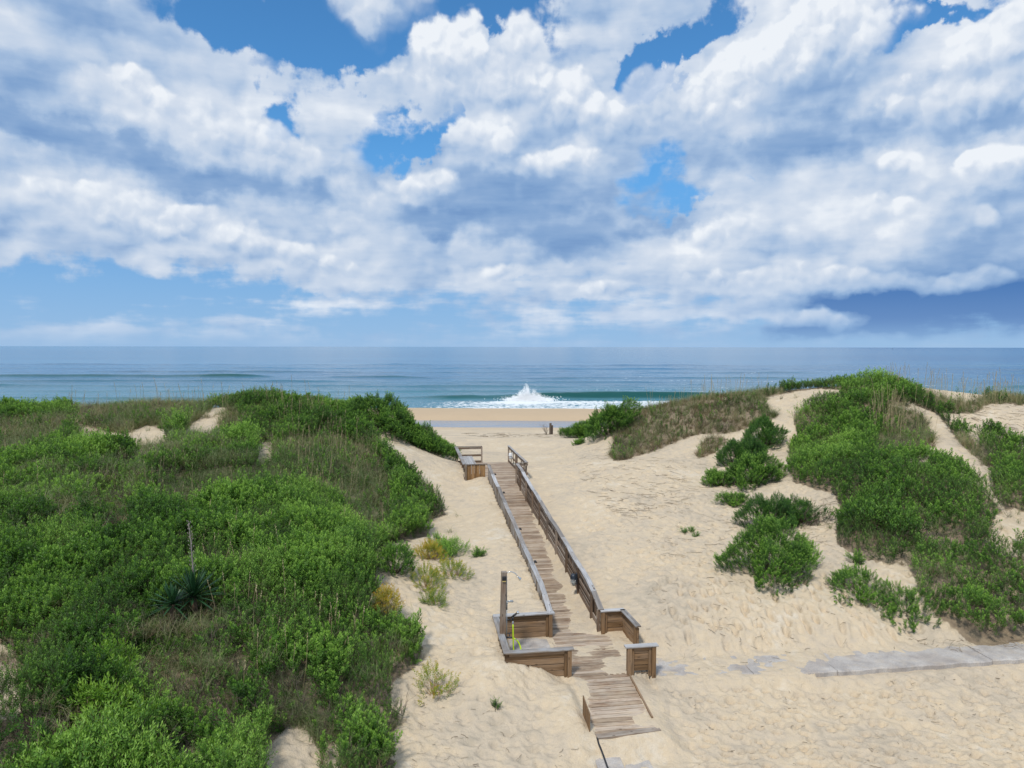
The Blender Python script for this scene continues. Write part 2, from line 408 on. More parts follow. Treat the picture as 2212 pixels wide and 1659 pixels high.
# ---------------------------------------------------------------- planting outlines (surveyed as bearings from the house)
def Q5(l): return [(a * .45, 801.8 + b * .45) for a, b in l]
def Q6(l): return [(a * .45, 1216.6 + b * .45) for a, b in l]
def Q4(l): return [(1216.6 + a * .45, 774.2 + b * .45) for a, b in l]
LEFT_MASS = [(-900, 800), (330, 800), (640, 830), (760, 868), (790, 885), (800, 930), (835, 975), (870, 1005), (905, 1040), (950, 1072), (962, 1095), (915, 1112),
             (935, 1140), (880, 1150), (840, 1158), (800, 1200), (815, 1240), (800, 1255), (835, 1290), (855, 1305), (872, 1345), (912, 1375), (895, 1410),
             (850, 1450), (845, 1500), (870, 1528), (820, 1560), (835, 1600), (860, 1612), (845, 1640), (800, 1720), (-900, 1900)]
SAND_PATCH = [
    Q5([(370, 245), (500, 285), (600, 300), (700, 255), (805, 280), (810, 400), (715, 435), (610, 378), (410, 385)]),
    Q5([(870, 330), (905, 270), (985, 195), (1020, 172), (1100, 172), (1050, 215), (1040, 300), (960, 310), (900, 318)]),
    Q5([(1225, 345), (1300, 330), (1310, 400), (1240, 405)]),
    Q6([(-900, 360), (20, 385), (70, 430), (150, 590), (70, 650), (-900, 760)]),
    Q6([(1085, 470), (1190, 455), (1215, 520), (1120, 535)]),
    Q6([(1270, 880), (1390, 770), (1480, 800), (1545, 900), (1545, 1200), (1300, 1200)]),
    Q6([(780, 940), (900, 905), (980, 930), (960, 1020), (800, 1020)]),
    Q6([(1560, 860), (1640, 850), (1650, 1000), (1560, 1010)]),
]
LEFT_GRASS = [
    Q5([(-1500, 200), (0, 225), (350, 200), (330, 290), (250, 330), (120, 420), (0, 450), (-1500, 520)]),
    Q5([(350, 60), (600, 60), (960, 60), (1010, 190), (960, 240), (860, 270), (700, 275), (560, 310), (400, 260), (350, 190)]),
    Q5([(1000, 200), (1130, 150), (1180, 260), (1100, 300), (1020, 290)]),
    Q5([(1300, 330), (1560, 280), (1700, 330), (1850, 440), (1880, 560), (1870, 760), (1780, 830), (1690, 740), (1640, 620), (1480, 560), (1330, 560), (1180, 520), (1230, 430)]),
    Q6([(1150, 520), (1480, 500), (1560, 660), (1700, 760), (1660, 880), (1500, 830), (1350, 720), (1200, 600)]),
    Q6([(620, 420), (900, 380), (960, 560), (900, 700), (700, 640)]),
    Q5([(420, 560), (620, 560), (640, 830), (520, 860), (480, 700)]),
    Q5([(700, 480), (900, 470), (1230, 460), (1200, 600), (900, 640), (760, 640)]),
]
RIGHT_SHRUB = [
    Q4([(1100, 250), (1200, 190), (1290, 165), (1420, 165), (1560, 200), (1560, 420), (1480, 440), (1560, 445), (1700, 470), (1830, 480), (1900, 530), (2000, 580), (2060, 640),
        (2120, 700), (2080, 760), (2030, 830), (2120, 900), (2400, 900), (2700, 950), (2700, 1400), (2212, 1265), (2010, 1300), (1900, 1230), (1810, 1200), (1700, 1090), (1610, 990), (1600, 940), (1400, 905),
        (1320, 860), (1310, 800), (1350, 700), (1290, 610), (1100, 560), (1080, 490), (1090, 420), (1130, 370)]),
    Q4([(870, 120), (1010, 105), (1130, 95), (1215, 115), (1240, 95), (1400, 60), (1530, 80), (1650, 110), (1800, 160), (1950, 200), (1900, 240), (1800, 235),
        (1650, 205), (1560, 200), (1420, 165), (1340, 158), (1220, 145), (1130, 160), (1050, 150), (900, 170)]),
    Q4([(1720, 210), (1800, 230), (1900, 300), (1960, 345), (1920, 390), (1860, 330), (1780, 270)]),
    Q4([(2000, 345), (2080, 350), (2212, 420), (2700, 500), (2700, 900), (2212, 880), (2090, 800), (2130, 700), (2060, 590), (2060, 500), (1990, 440)]),
]
RIGHT_GRASS = [
    Q4([(270, 230), (430, 150), (700, 115), (880, 130), (1010, 110), (1100, 170), (1000, 190), (1040, 250), (960, 280), (860, 320), (780, 335), (700, 345), (650, 340), (560, 365), (430, 430), (260, 470),
        (225, 445), (240, 360)]),
    Q4([(1560, 205), (1650, 225), (1740, 235), (1770, 320), (1790, 400), (1740, 430), (1640, 450), (1560, 440), (1500, 420)]),
    Q4([(1640, 110), (1800, 160), (1960, 190), (2030, 160), (2300, 150), (2300, 190), (2060, 190), (1950, 240), (1820, 225)]),
    Q4([(1860, 360), (1930, 345), (2010, 400), (2060, 480), (1990, 480), (1900, 440), (1850, 410)]),
    Q4([(690, 360), (770, 350), (790, 380), (720, 430), (640, 460), (630, 430)]),
    Q4([(2120, 170), (2700, 120), (2700, 190), (2180, 200)]),
]
MIXED = [Q5([(100, 470), (700, 430), (1250, 480), (1330, 600), (900, 660), (560, 640), (330, 760), (0, 620)]), Q5([(640, 330), (1000, 300), (1240, 420), (1200, 500), (700, 440)]),
         Q6([(500, 330), (1000, 280), (1200, 420), (1180, 560), (700, 620), (480, 520)])]
RIGHT_BARE = [
    Q4([(1640, 195), (1720, 235), (1790, 262), (1850, 330), (1905, 405), (1990, 480), (2060, 600), (1990, 585), (1900, 515), (1830, 475), (1700, 465), (1655, 445), (1785, 425), (1800, 380), (1765, 300), (1690, 240)]),
    Q4([(2075, 745), (2160, 715), (2300, 760), (2300, 870), (2120, 860), (2050, 810)]),
    Q4([(985, 185), (1090, 160), (1220, 142), (1335, 150), (1330, 162), (1230, 185), (1130, 215), (1050, 260), (985, 245)]),
    Q4([(1560, 1000), (1640, 960), (1700, 1080), (1640, 1080)]),
]
def cover(x, y, z=None):
    """(shrub density, grass density) 0..1 at ground points"""
    if z is None: z = ground_z(x, y)
    jx = 14 * fbm(x * .9, y * .9, 3, 31); jy = 14 * fbm(x * .9, y * .9, 3, 37)
    px, py = survey(x, y, z + .35)
    px = px + jx * 22 / np.maximum(y, 10) * 1.5; py = py + jy * 22 / np.maximum(y, 10)
    sh = np.zeros(x.shape); gr = np.zeros(x.shape)
    near = (y < 57) & (y > 5)
    left = in_poly(px, py, LEFT_MASS)
    bare = np.zeros(x.shape, bool)
    qx, qy = survey(x, y, z + .05); qx = qx + (px - survey(x, y, z + .35)[0]) * .5
    for p in SAND_PATCH: bare |= in_poly(px, py, p) | in_poly(qx, qy, p)
    rbare = np.zeros(x.shape, bool)
    for p in RIGHT_BARE: rbare |= in_poly(qx, qy, p) | in_poly(.5 * (px + qx), .5 * (py + qy), p)
    lg = np.zeros(x.shape, bool)
    for p in LEFT_GRASS: lg |= in_poly(px, py, p)
    sh[left] = 1; sh[lg & left] = .09; gr[lg & left] = 1
    gr[left & ~lg] = .17
    sh[bare] = 0; gr[bare] = .012
    rs = np.zeros(x.shape, bool)
    for p in RIGHT_SHRUB: rs |= in_poly(px, py, p)
    rg = np.zeros(x.shape, bool)
    for p in RIGHT_GRASS: rg |= in_poly(px, py, p)
    right = x > 4
    sh[rs & right] = 1; gr[rs & right] = .06
    gr[rg & right] = 1; sh[rg & right] = .10
    sh[rbare & right] = 0; gr[rbare & right] = .01
    # thin spots inside the scrub
    th = fbm(x * .45, y * .45, 3, 51)
    mixz = np.zeros(x.shape, bool)
    for p in MIXED: mixz |= in_poly(px, py, p)
    mixz &= left & (gr < .9)
    sh[mixz] *= .55; gr[mixz] = .55
    tk = smooth(th, .13, .22) * np.where(x > 0, .6, .75)
    sh = sh * (1 - .7 * tk); gr = np.where((left | (rs & right)), np.maximum(gr, .35 * tk), gr)
    behind = (y >= 50)
    sh = sh * near * np.where(behind, 1 - smooth(y, 50, 57), 1); gr = gr * near
    return sh, gr

# ---------------------------------------------------------------- materials
MATS = {}
def new_mat(name):
    m = bpy.data.materials.new(name); m.use_nodes = True; m.node_tree.nodes.clear()
    T = NT(m.node_tree)
    b = T.node('ShaderNodeBsdfPrincipled'); o = T.node('ShaderNodeOutputMaterial')
    T.l.new(b.outputs[0], o.inputs[0])
    MATS[name] = m
    return m, T, b
def attr(T, name, fac=True):
    n = T.node('ShaderNodeAttribute', attribute_name=name)
    return n.outputs['Fac'] if fac else n.outputs['Vector']
def bump(T, b, h, strength=.5, dist=.02):
    n = T.node('ShaderNodeBump'); n.inputs['Strength'].default_value = strength; n.inputs['Distance'].default_value = dist
    T.l.new(h, n.inputs['Height']); T.l.new(n.outputs[0], b.inputs['Normal'])

def mat_sand():
    m, T, b = new_mat('sand')
    pos = T.node('ShaderNodeNewGeometry').outputs['Position']
    n1 = T.noise(pos, .35, 4, .55); n2 = T.noise(pos, 3.0, 5, .6); n3 = T.noise(pos, 60.0, 3, .7)
    k = T.m('ADD', T.m('MULTIPLY', n1, .55), T.m('MULTIPLY', n2, .45))
    col = T.ramp(k, [(.34, (.43, .37, .285)), (.45, (.54, .455, .345)), (.54, (.59, .485, .345)), (.66, (.63, .555, .445))])
    # drifts of dark heavy mineral grains
    st = T.v('MULTIPLY', pos, (1.0, 2.6, 1.0))
    d1 = T.noise(st, 1.6, 5, .65, dist=.6); d2 = T.noise(st, 7.0, 5, .7)
    dk = T.m('MULTIPLY', T.mr(d1, .50, .66), T.mr(d2, .50, .68))
    col = T.mix(T.m('MULTIPLY', dk, .42), col, (.22, .20, .19))
    wet = attr(T, 'wet'); lit = attr(T, 'litter')
    col = T.mix(wet, col, (.50, .375, .245))
    lmix = T.ramp(n2, [(.35, (.12, .085, .055)), (.6, (.25, .19, .125))])
    col = T.mix(T.m('MULTIPLY', lit, .85), col, lmix)
    spk = T.voro(pos, 9.0, out=0)
    shell = T.m('MULTIPLY', T.mr(spk, .05, .03, 0, 1), .5)
    col = T.mix(shell, col, (.62, .58, .52))
    col = T.mix(T.m('MULTIPLY', T.m('SUBTRACT', n3, .42), .9), col, (.30, .24, .17))
    T.l.new(col, b.inputs['Base Color'])
    b.inputs['Roughness'].default_value = .92; b.inputs['Specular IOR Level'].default_value = .15
    b1 = T.noise(pos, 7.0, 4, .55); b2 = T.noise(pos, 38.0, 3, .6)
    bump(T, b, T.m('ADD', T.m('MULTIPLY', b1, 1.0), T.m('MULTIPLY', b2, .35)), .8, .07)
    return m

def mesh_from(name, verts, faces_flat, nper, mat=None, smooth_shade=True, attrs=None, fattrs=None, mats=None, mat_idx=None):
    me = bpy.data.meshes.new(name)
    V = np.asarray(verts, np.float32); F = np.asarray(faces_flat, np.int32).ravel()
    nf = len(F) // nper
    me.vertices.add(len(V)); me.vertices.foreach_set('co', V.ravel())
    me.loops.add(len(F)); me.loops.foreach_set('vertex_index', F)
    me.polygons.add(nf)
    me.polygons.foreach_set('loop_start', np.arange(nf, dtype=np.int32) * nper)
    try: me.polygons.foreach_set('loop_total', np.full(nf, nper, np.int32))
    except Exception: pass
    if mat_idx is not None: me.polygons.foreach_set('material_index', np.asarray(mat_idx, np.int32))
    me.polygons.foreach_set('use_smooth', np.full(nf, smooth_shade, bool))
    for k, a in (attrs or {}).items():
        a = np.asarray(a, np.float32)
        if a.ndim == 1:
            at = me.attributes.new(k, 'FLOAT', 'POINT'); at.data.foreach_set('value', a)
        else:
            at = me.attributes.new(k, 'FLOAT_VECTOR', 'POINT'); at.data.foreach_set('vector', a.ravel())
    for mm in (mats or ([mat] if mat else [])): me.materials.append(mm)
    me.update(calc_edges=True); me.validate()
    return me

def link(name, me, parent=None, **props):
    o = bpy.data.objects.new(name, me); scene.collection.objects.link(o)
    if parent is not None: o.parent = parent
    for k, v in props.items(): o[k] = v
    return o
def thing(name, label, cat, loc=(0, 0, 0), rz=0.0, group=None):
    o = bpy.data.objects.new(name, None); scene.collection.objects.link(o)
    o.location = loc; o.rotation_euler = (0, 0, rz); o.empty_display_size = .2
    o['label'] = label; o['category'] = cat
    if group: o['group'] = group
    return o

def grid_faces(nr, nc):
    i = np.arange(nr - 1)[:, None] * nc + np.arange(nc - 1)[None]
    return np.stack([i, i + 1, i + nc + 1, i + nc], -1).reshape(-1, 4)

def box_mask(u, v, u0, u1, v0, v1): return (u > u0) & (u < u1) & (v > v0) & (v < v1)

def sand_detail(x, y, z, u, v):
    """footprints, dimples and ripples"""
    out = np.zeros(x.shape)
    open_ = 1 - smooth(y, 60, 75)
    dune = smooth(np.abs(x - 1.5), 2.5, 5)
    out += .035 * fbm(x * 1.1, y * 1.1, 3, 61) * open_
    # trampled hollows: cell noise with wind-stretched cells
    def pits(sx, sy, seed, depth, where):
        gx = x * sx + .35 * fbm(x * 1.3, y * 1.3, 2, seed + 5) * 2; gy = y * sy + .35 * fbm(x * 1.2, y * 1.2, 2, seed + 9) * 2
        ix = np.floor(gx); iy = np.floor(gy); best = np.full(x.shape, 9.0)
        for a in (-1, 0, 1):
            for b_ in (-1, 0, 1):
                hx = _hash(ix + a, iy + b_, seed); hy = _hash(ix + a, iy + b_, seed + 1); on = _hash(ix + a, iy + b_, seed + 2)
                d = np.sqrt((gx - ix - a - hx) ** 2 + (gy - iy - b_ - hy) ** 2) + (on < .35) * 2
                best = np.minimum(best, d)
        return depth * where * (-np.exp(-(best / .27) ** 2) + .35 * np.exp(-((best - .46) / .16) ** 2))
    flat = smooth(x, 3.4, 5) * (1 - smooth(y, 22, 30)) 
    slope = smooth(x, 4, 5.5) * smooth(y, 18.6, 19.4) * (1 - smooth(y, 22.5, 25)) * (1 - smooth(x, 11, 14))
    left = (1 - smooth(x, .5, 1.5)) * smooth(x, -8, -4) * (1 - smooth(y, 24, 30))
    mid = smooth(x, 2, 3.5) * smooth(y, 22, 26) * (1 - smooth(y, 55, 65))
    out += pits(2.6, 4.6, 101, .12, np.clip(flat * (1 - slope) + .35 * left, 0, 1))
    out += pits(3.3, 1.5, 131, .17, slope)
    out += pits(2.2, 2.6, 161, .11, np.clip(mid + .5 * left + .5 * flat, 0, 1))
    out += pits(1.1, 1.3, 191, .06, open_ * .8)
    out += .022 * fbm(x * 5, y * 8, 2, 71) * open_
    return out

def deck_cover(u, v):
    """>0 where blown sand lies over the boards"""
    U = u + 1.53; d = -u
    plank = .30 * (vnoise(U * 1.2 + 5, v * 6.85, 201) - .5) + .16 * (vnoise(U * 2.5, v * 14.0, 203) - .5) + .75 * fbm(U * 1.4, v * 2.2, 4, 207)
    ramp_w = np.interp(v, [-.6, 0, 1.5, 3, 5, 8, 11, 13], [.9, .72, .52, .50, .36, .2, .08, -.2])
    s = (ramp_w - d) / .35 + plank * 1.6
    pl = .02 + plank * 1.7 + 2.2 * fbm(u * .9, v * 1.1, 3, 211) - 1.1 * np.exp(-(((U - .75) / .8) ** 2 + ((v + .35) / .45) ** 2)) - .9 * np.exp(-(((U - .35) / .5) ** 2 + ((v + 2.75) / .6) ** 2)) \
        - .45 * np.exp(-(((U - 1.1) / .9) ** 2 + ((v + 2.2) / .5) ** 2)) + .8 * (1 - smooth(d, -.5, -.1))
    lo_w = np.interp(v, [-6, -5.4, -5.1, -4.6, -3.9, -3.3, -3.1], [.1, .12, .1, .16, .35, .45, .2])
    lo = np.maximum((lo_w - U) / .22, 0.9 - (np.hypot((U - 1.5) / .75, (v + 5.0) / .62)) * 1.25) + plank * 1.0 - .45
    s = np.where(v < -.2, np.where(v < -3.1, lo, pl), s)
    w = smooth(v, -.6, -.1)
    s = np.where((v > -.6) & (v < -.1), pl * (1 - w) + ((ramp_w - d) / .35 + plank * 1.6) * w, s)
    s = np.where(v > 13.5, -1, s)
    return s

def build_ground():
    nc, nr = 1180, 1120
    th = np.linspace(-58, 58, nc) * PI / 180
    r1 = np.exp(np.linspace(np.log(8.0), np.log(60.0), 880))
    r2 = np.exp(np.linspace(np.log(60.0), np.log(420.0), nr - 880 + 1))[1:]
    r = np.r_[r1, r2]
    R, TH = np.meshgrid(r, th, indexing='ij')
    x = R * np.sin(TH); y = R * np.cos(TH) - 1.5
    x = x.ravel(); y = y.ravel()
    z = ground_z(x, y)
    u, v = to_uv(x, y)
    sh, gr = cover(x, y, z)
    lit = np.clip(sh * .95 + gr * .75, 0, 1)
    # sand settles against and under the boardwalk
    Lz = deck_z(v)
    det = sand_detail(x, y, z, u, v)
    # open-air side of rails
    ramp = (u > -1.62) & (u < .10) & (v > -.48) & (v < 16.5)
    plat = box_mask(u, v, -1.56, .79, -3.08, -.40)
    low = box_mask(u, v, -1.50, .02, -5.45, -3.05)
    far = box_mask(u, v, -2.75, .6, 16.5, 23.45)
    bay = box_mask(u, v, -3.27, -1.5, -3.06, -.38)
    s = deck_cover(u, v)
    on = ramp | plat | low
    zc = Lz + np.clip(s, -1.6, 1) * .035 + .004
    zc = np.where(s > 0, zc + .5 * np.maximum(det, -.02) * np.clip(s, 0, 1), zc)
    # a little drift banks against the kick boards
    zc = np.where(ramp & (-u < .25), zc + .10 * (1 - smooth(-u, 0, .25)) * smooth(s, 0, 1), zc)
    z2 = z + det * (1 - smooth(lit, 0, .5) * .6)
    # carve the ground below decks
    dl = np.maximum(np.maximum(-1.5 - u, u - .05), np.maximum(-5.5 - v, v + 3.05))   # distance to low ramp
    near_low = 1 - smooth(dl, 0, np.where(u < -1.5, .30, .7))
    z2 = np.where((v < -3.05), z2 * (1 - near_low) + (Lz + .012 + .4 * det) * near_low, z2)
    du = np.maximum(u - .78, 0)
    nearp = (1 - smooth(np.hypot(du, np.maximum(0, np.maximum(-3.1 - v, v + 1.7))), 0, .8)) * (v < -.47) * (v > -4) * (u > .7)
    z2 = np.where(nearp > 0, z2 * (1 - nearp) + (.02 + det * .4) * nearp, z2)
    z2 = np.where(on, zc, z2)
    z2 = np.where(bay, -.0 + .03 * fbm(x * 2, y * 2, 3, 81) + .08 * (1 - smooth(u, -3.2, -2.8)), z2)
    z2 = np.where(far, np.minimum(z2, Lz - .15), z2)
    # sand lying over the concrete path
    yn = np.interp(x, [3.9, 8.9, 14.2, 28], [18.33, 18.57, 19.3, 21.3]); tp = (y - yn) / 1.12
    zp = np.interp(x, [3.9, 7.5, 9.5, 14, 28], [-.125, -.09, -.065, -.055, -.03])
    nz = fbm(x * 1.1, y * 1.6, 4, 601); nf = fbm(x * 4.0, y * 6.0, 3, 605)
    lim = np.interp(x, [7.8, 8.3, 9.0, 10, 12, 20], [.0, .55, .85, 1.0, .93, 1.0]) + .25 * nz + .10 * nf
    sc_ = np.where(x > 7.95, (tp - lim) * 3, .06 - 3.4 * nz - 1.6 * nf - .18 * (x > 6.3) + .25 * (x < 4.6))
    win = smooth(tp, -.5, -.03) * (1 - smooth(tp, 1.0, 1.7)) * (x > 3.75)
    inside = (tp > -.02) & (tp < 1.02) & (x > 3.95)
    zt_ = zp + np.where(inside, np.clip(sc_, -1, 1.2) * .035 + .012, np.where(tp < 0, -.13 * smooth(x, 7.5, 9), .03)) + det * .25
    z2 = np.where(win > 0, z2 * (1 - win) + zt_ * win, z2)
    z2 = np.where(inside, zp + np.clip(sc_, -1, 1.2) * .035 + .012 + det * .15, z2)
    z2 = np.where((tp > -.3) & (tp < .14) & (x > 8.3), np.minimum(z2, zp - .13 + .03 * smooth(-tp, 0, .3)), z2)
    wet = smooth(y + 2 * fbm(x * .1, y * .1, 3, 91), 80, 97) * .85
    lit = lit * (1 - smooth(y, 58, 66))
    V = np.c_[x, y, z2]
    me = mesh_from('ground', V, grid_faces(nr, nc)[:, ::-1], 4, mat_sand(), True, {'litter': lit, 'wet': wet})
    link('sand_ground', me, kind='structure')
build_ground()

# tidal pool behind the berm
def mat_water(name, base, rough, bscale, bstr, foam=False):
    m, T, b = new_mat(name)
    pos = T.node('ShaderNodeNewGeometry').outputs['Position']
    px, py, pz = T.sep(pos)
    st = T.xyz(T.m('MULTIPLY', px, .42), py, 0.0)
    n1 = T.noise(st, bscale, 5, .62); n2 = T.noise(st, bscale * .16, 3, .5)
    col = base
    if foam:
        turb = attr(T, 'shallow'); face = attr(T, 'face'); fo = attr(T, 'foam')
        patch = T.m('ADD', T.m('MULTIPLY', T.noise(T.xyz(T.m('MULTIPLY', px, .0035), T.m('MULTIPLY', py, .011), 0.0), 1.0, 7, .62), .6), T.m('MULTIPLY', T.noise(T.xyz(T.m('MULTIPLY', px, .06), T.m('MULTIPLY', py, .22), 5.0), 1.0, 4, .6), .4))
        patch = T.m('ADD', patch, T.m('MULTIPLY', T.m('SUBTRACT', T.noise(T.xyz(T.m('MULTIPLY', px, .00025), T.m('MULTIPLY', py, .0016), 9.0), 1.0, 6, .65), .5), .55))
        c0 = T.mix(T.mr(patch, .38, .60), (base[0] * .72, base[1] * .80, base[2] * .86), (base[0] * 1.35, base[1] * 1.22, base[2] * 1.14))
        c0 = T.mix(turb, c0, (.068, .205, .250))
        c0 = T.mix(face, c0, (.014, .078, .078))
        lace = T.noise(T.xyz(T.m('MULTIPLY', px, .8), T.m('MULTIPLY', py, 1.1), 0.0), 1.1, 7, .68)
        fm = T.mr(T.m('ADD', fo, T.m('MULTIPLY', T.m('SUBTRACT', lace, .5), 2.2)), .42, .66)
        col = T.mix(fm, c0, (.70, .74, .76))
        T.l.new(T.m('MULTIPLY_ADD', fm, .6, rough), b.inputs['Roughness'])
    else:
        b.inputs['Roughness'].default_value = rough
    T.put(b.inputs['Base Color'], col if not isinstance(col, tuple) else (*col, 1))
    b.inputs['IOR'].default_value = 1.33; b.inputs['Specular IOR Level'].default_value = .17
    bump(T, b, T.m('MULTIPLY_ADD', n2, 3.5, n1), bstr, .22)
    return m

def build_water():
    # sea as a fan that reaches the horizon
    nc = 900
    th = np.linspace(-62, 62, nc) * PI / 180
    r = np.r_[np.exp(np.linspace(np.log(112), np.log(420), 560)), np.exp(np.linspace(np.log(424), np.log(45000), 110))]
    R, TH = np.meshgrid(r, th, indexing='ij')
    x = (R * np.tan(TH)).ravel(); y = R.ravel()
    z = np.full(x.shape, SEA_Z)
    far = 1 - smooth(y, 380, 900)
    def swell(yc, amp, wf, wb, wob, seed, xw=None):
        nonlocal z
        c_ = yc + wob * fbm(x * .02, 0 * x, 3, seed) * 2 + .8 * fbm(x * .15, 0 * x, 3, seed + 3)
        d = y - c_
        a = amp * np.clip(.62 + 2.0 * fbm(x * .028, 0 * x, 3, seed + 7), .08, 1.5)
        if xw is not None: a = a * xw
        prof = np.where(d < 0, np.exp(-(d / wf) ** 2), np.exp(-(d / wb) ** 2))
        z = z + a * prof
        return np.where(d < 0, np.exp(-((d + wf * .65) / (wf * .7)) ** 2), 0) * np.clip(a, 0, 2)
    # breaking wave
    xb = smooth(x, -22, -6) * (1 - .25 * smooth(x, 30, 60)) + .25 * (1 - smooth(x, -22, -6))
    f1 = swell(143, 1.45, 1.8, 6.0, 2.6, 301, xb)
    f2 = swell(165, .42, 2.2, 5, 3, 311) * .5
    f3 = swell(186, .65, 2.4, 6, 4, 321) * .9
    xw = .35 + .65 * (1 - smooth(x, 10, 60)) 
    f4 = swell(240, 1.25, 3.0, 9, 5, 331, xw)
    f5 = swell(212, .5, 2.5, 6, 4, 341) * .6
    f6 = swell(290, .7, 4, 9, 6, 351) * .5
    swell(340, .6, 5, 10, 8, 361); swell(410, .6, 6, 12, 10, 363); swell(153, .2, 1.6, 3, 3, 365); swell(176, .25, 1.6, 3, 4, 367); swell(199, .3, 2, 4, 4, 369); swell(128, .12, 1.5, 3, 2, 371)
    chop = .34 * fbm(x * .10, y * .32, 4, 381) * far + .10 * fbm(x * .5, y * 1.1, 2, 391) * (1 - smooth(y, 160, 300))
    z = z + chop
    lap = 119.5 + 1.2 * np.sin(x * .07) + 2.0 * fbm(x * .06, 0 * x, 3, 395)
    z = np.where(y < lap, np.minimum(z, SEA_Z - .6 * (lap - y)), z)
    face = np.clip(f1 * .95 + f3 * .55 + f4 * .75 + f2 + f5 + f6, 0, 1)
    shallow = (1 - smooth(y, 130, 300)) * .8 * (1 - .5 * smooth(y, 150, 260))
    fline = smooth(x, -22, -2)
    fo = (1 - smooth(y, 134, 140.5)) * (.34 + .26 * fline) - .35 * (1 - smooth(x, -26, -12)) + .30 * np.exp(-((y - lap - .8) / 1.1) ** 2)
    fo = fo + .42 * smooth(x, 5, 9) * np.exp(-((y - 138.0) / 2.6) ** 2) + .30 * smooth(x, -9, 2) * (1 - smooth(x, 4, 8)) * np.exp(-((y - 134.0) / 3.2) ** 2)
    fo = fo + .9 * np.exp(-(((x - 3.2) / 4.0) ** 2 + ((y - 137.5) / 3.0) ** 2))
    fo = fo + .25 * fbm(x * .35, y * .35, 3, 397) * (y < 142)
    fo = np.where(y > 143, 0, fo)
    fo = fo + .34 * (fbm(x * .05, y * .25, 4, 399) > .2) * (x > 15) * (y < 320) * (y > 150)
    me = mesh_from('sea', np.c_[x, y, z], grid_faces(len(r), nc)[:, ::-1], 4,
                   mat_water('sea_water', (.034, .145, .270), .13, .9, .8, True), True, {'face': face, 'shallow': shallow, 'foam': fo})
    link('sea_water', me, kind='structure')
    # pool
    xs = np.linspace(-90, 90, 120); ys = np.linspace(86, 101, 10)
    X, Y = np.meshgrid(xs, ys)
    me = mesh_from('tide_pool', np.c_[X.ravel(), Y.ravel(), np.full(X.size, POOL_Z)], grid_faces(10, 120), 4,
                   mat_water('pool_water', (.25, .28, .32), .06, 3.0, .12), True)
    link('tide_pool_water', me, kind='structure')
build_water()

# ---------------------------------------------------------------- timber
def mat_wood(name, dark, light, grey, greyness, rust=0.0, dust=0.0):
    """weathered pine: brown where sheltered, silver grey on faces turned up to the weather"""
    m, T, b = new_mat(name)
    g = attr(T, 'grain', False); tint = attr(T, 'tint')
    nrm = T.sep(T.node('ShaderNodeNewGeometry').outputs['Normal'])[2]
    gs = T.v('MULTIPLY', g, (1.6, 34.0, 34.0))
    fine = T.noise(gs, 1.0, 5, .62, dist=.35)
    rings = T.noise(T.v('MULTIPLY', g, (.9, 9.0, 9.0)), 1.0, 3, .5, dist=1.2)
    blot = T.noise(T.v('MULTIPLY', g, (1.5, 3.0, 3.0)), 1.0, 4, .55)
    k = T.m('ADD', T.m('MULTIPLY', fine, .55), T.m('MULTIPLY', rings, .45))
    brown = T.ramp(k, [(.30, dark), (.62, light)])
    gre = T.ramp(k, [(.30, tuple(q * .55 for q in grey)), (.5, grey), (.68, tuple(min(1, q * 1.35) for q in grey))])
    up = T.mr(nrm, .3, .9)
    f = T.m('ADD', T.m('MULTIPLY', up, .55 * greyness), T.m('MULTIPLY', T.mr(T.m('ADD', blot, T.m('MULTIPLY', T.m('SUBTRACT', tint, .5), .35)), .38, .66), .75 * greyness), clamp=True)
    col = T.mix(f, brown, gre)
    kn = T.voro(T.v('MULTIPLY', g, (2.2, 7.0, 7.0)), 1.0)
    col = T.mix(T.mr(kn, .13, .05, 0, .8), col, tuple(q * .45 for q in dark))
    tv = T.m('MULTIPLY_ADD', tint, .62, .68)
    col = T.mix(1.0, col, T.xyz(tv, tv, tv), 'MULTIPLY')
    if rust: col = T.mix(T.m('MULTIPLY', T.mr(T.noise(T.v('MULTIPLY', g, (3, 8, 8)), 1.0, 4, .6), .52, .66), rust), col, (.17, .075, .035))
    if dust:   # blown sand caught in the grain of the boards
        pos = T.node('ShaderNodeNewGeometry').outputs['Position']
        dn = T.m('ADD', T.m('MULTIPLY', T.noise(pos, 1.6, 5, .6), .6), T.m('MULTIPLY', fine, .4))
        col = T.mix(T.m('MULTIPLY', T.mr(dn, .44, .62), dust), col, (.55, .46, .34))
    T.l.new(col, b.inputs['Base Color'])
    b.inputs['Roughness'].default_value = .85; b.inputs['Specular IOR Level'].default_value = .25
    bump(T, b, k, .6, .006)
    return m
W_DECK = mat_wood('deck_timber', (.12, .07, .04), (.37, .25, .155), (.37, .315, .26), .6, .36, .32)
W_SIDE = mat_wood('side_timber', (.08, .045, .024), (.28, .17, .085), (.23, .19, .15), .35)
W_GREY = mat_wood('grey_timber', (.10, .075, .055), (.27, .21, .155), (.33, .33, .335), 1.0)
W_RAIL = mat_wood('rail_timber', (.075, .05, .034), (.25, .17, .115), (.27, .235, .20), .75)
W_BUTT = mat_wood('butter_timber', (.13, .065, .028), (.42, .25, .11), (.22, .20, .175), .4)

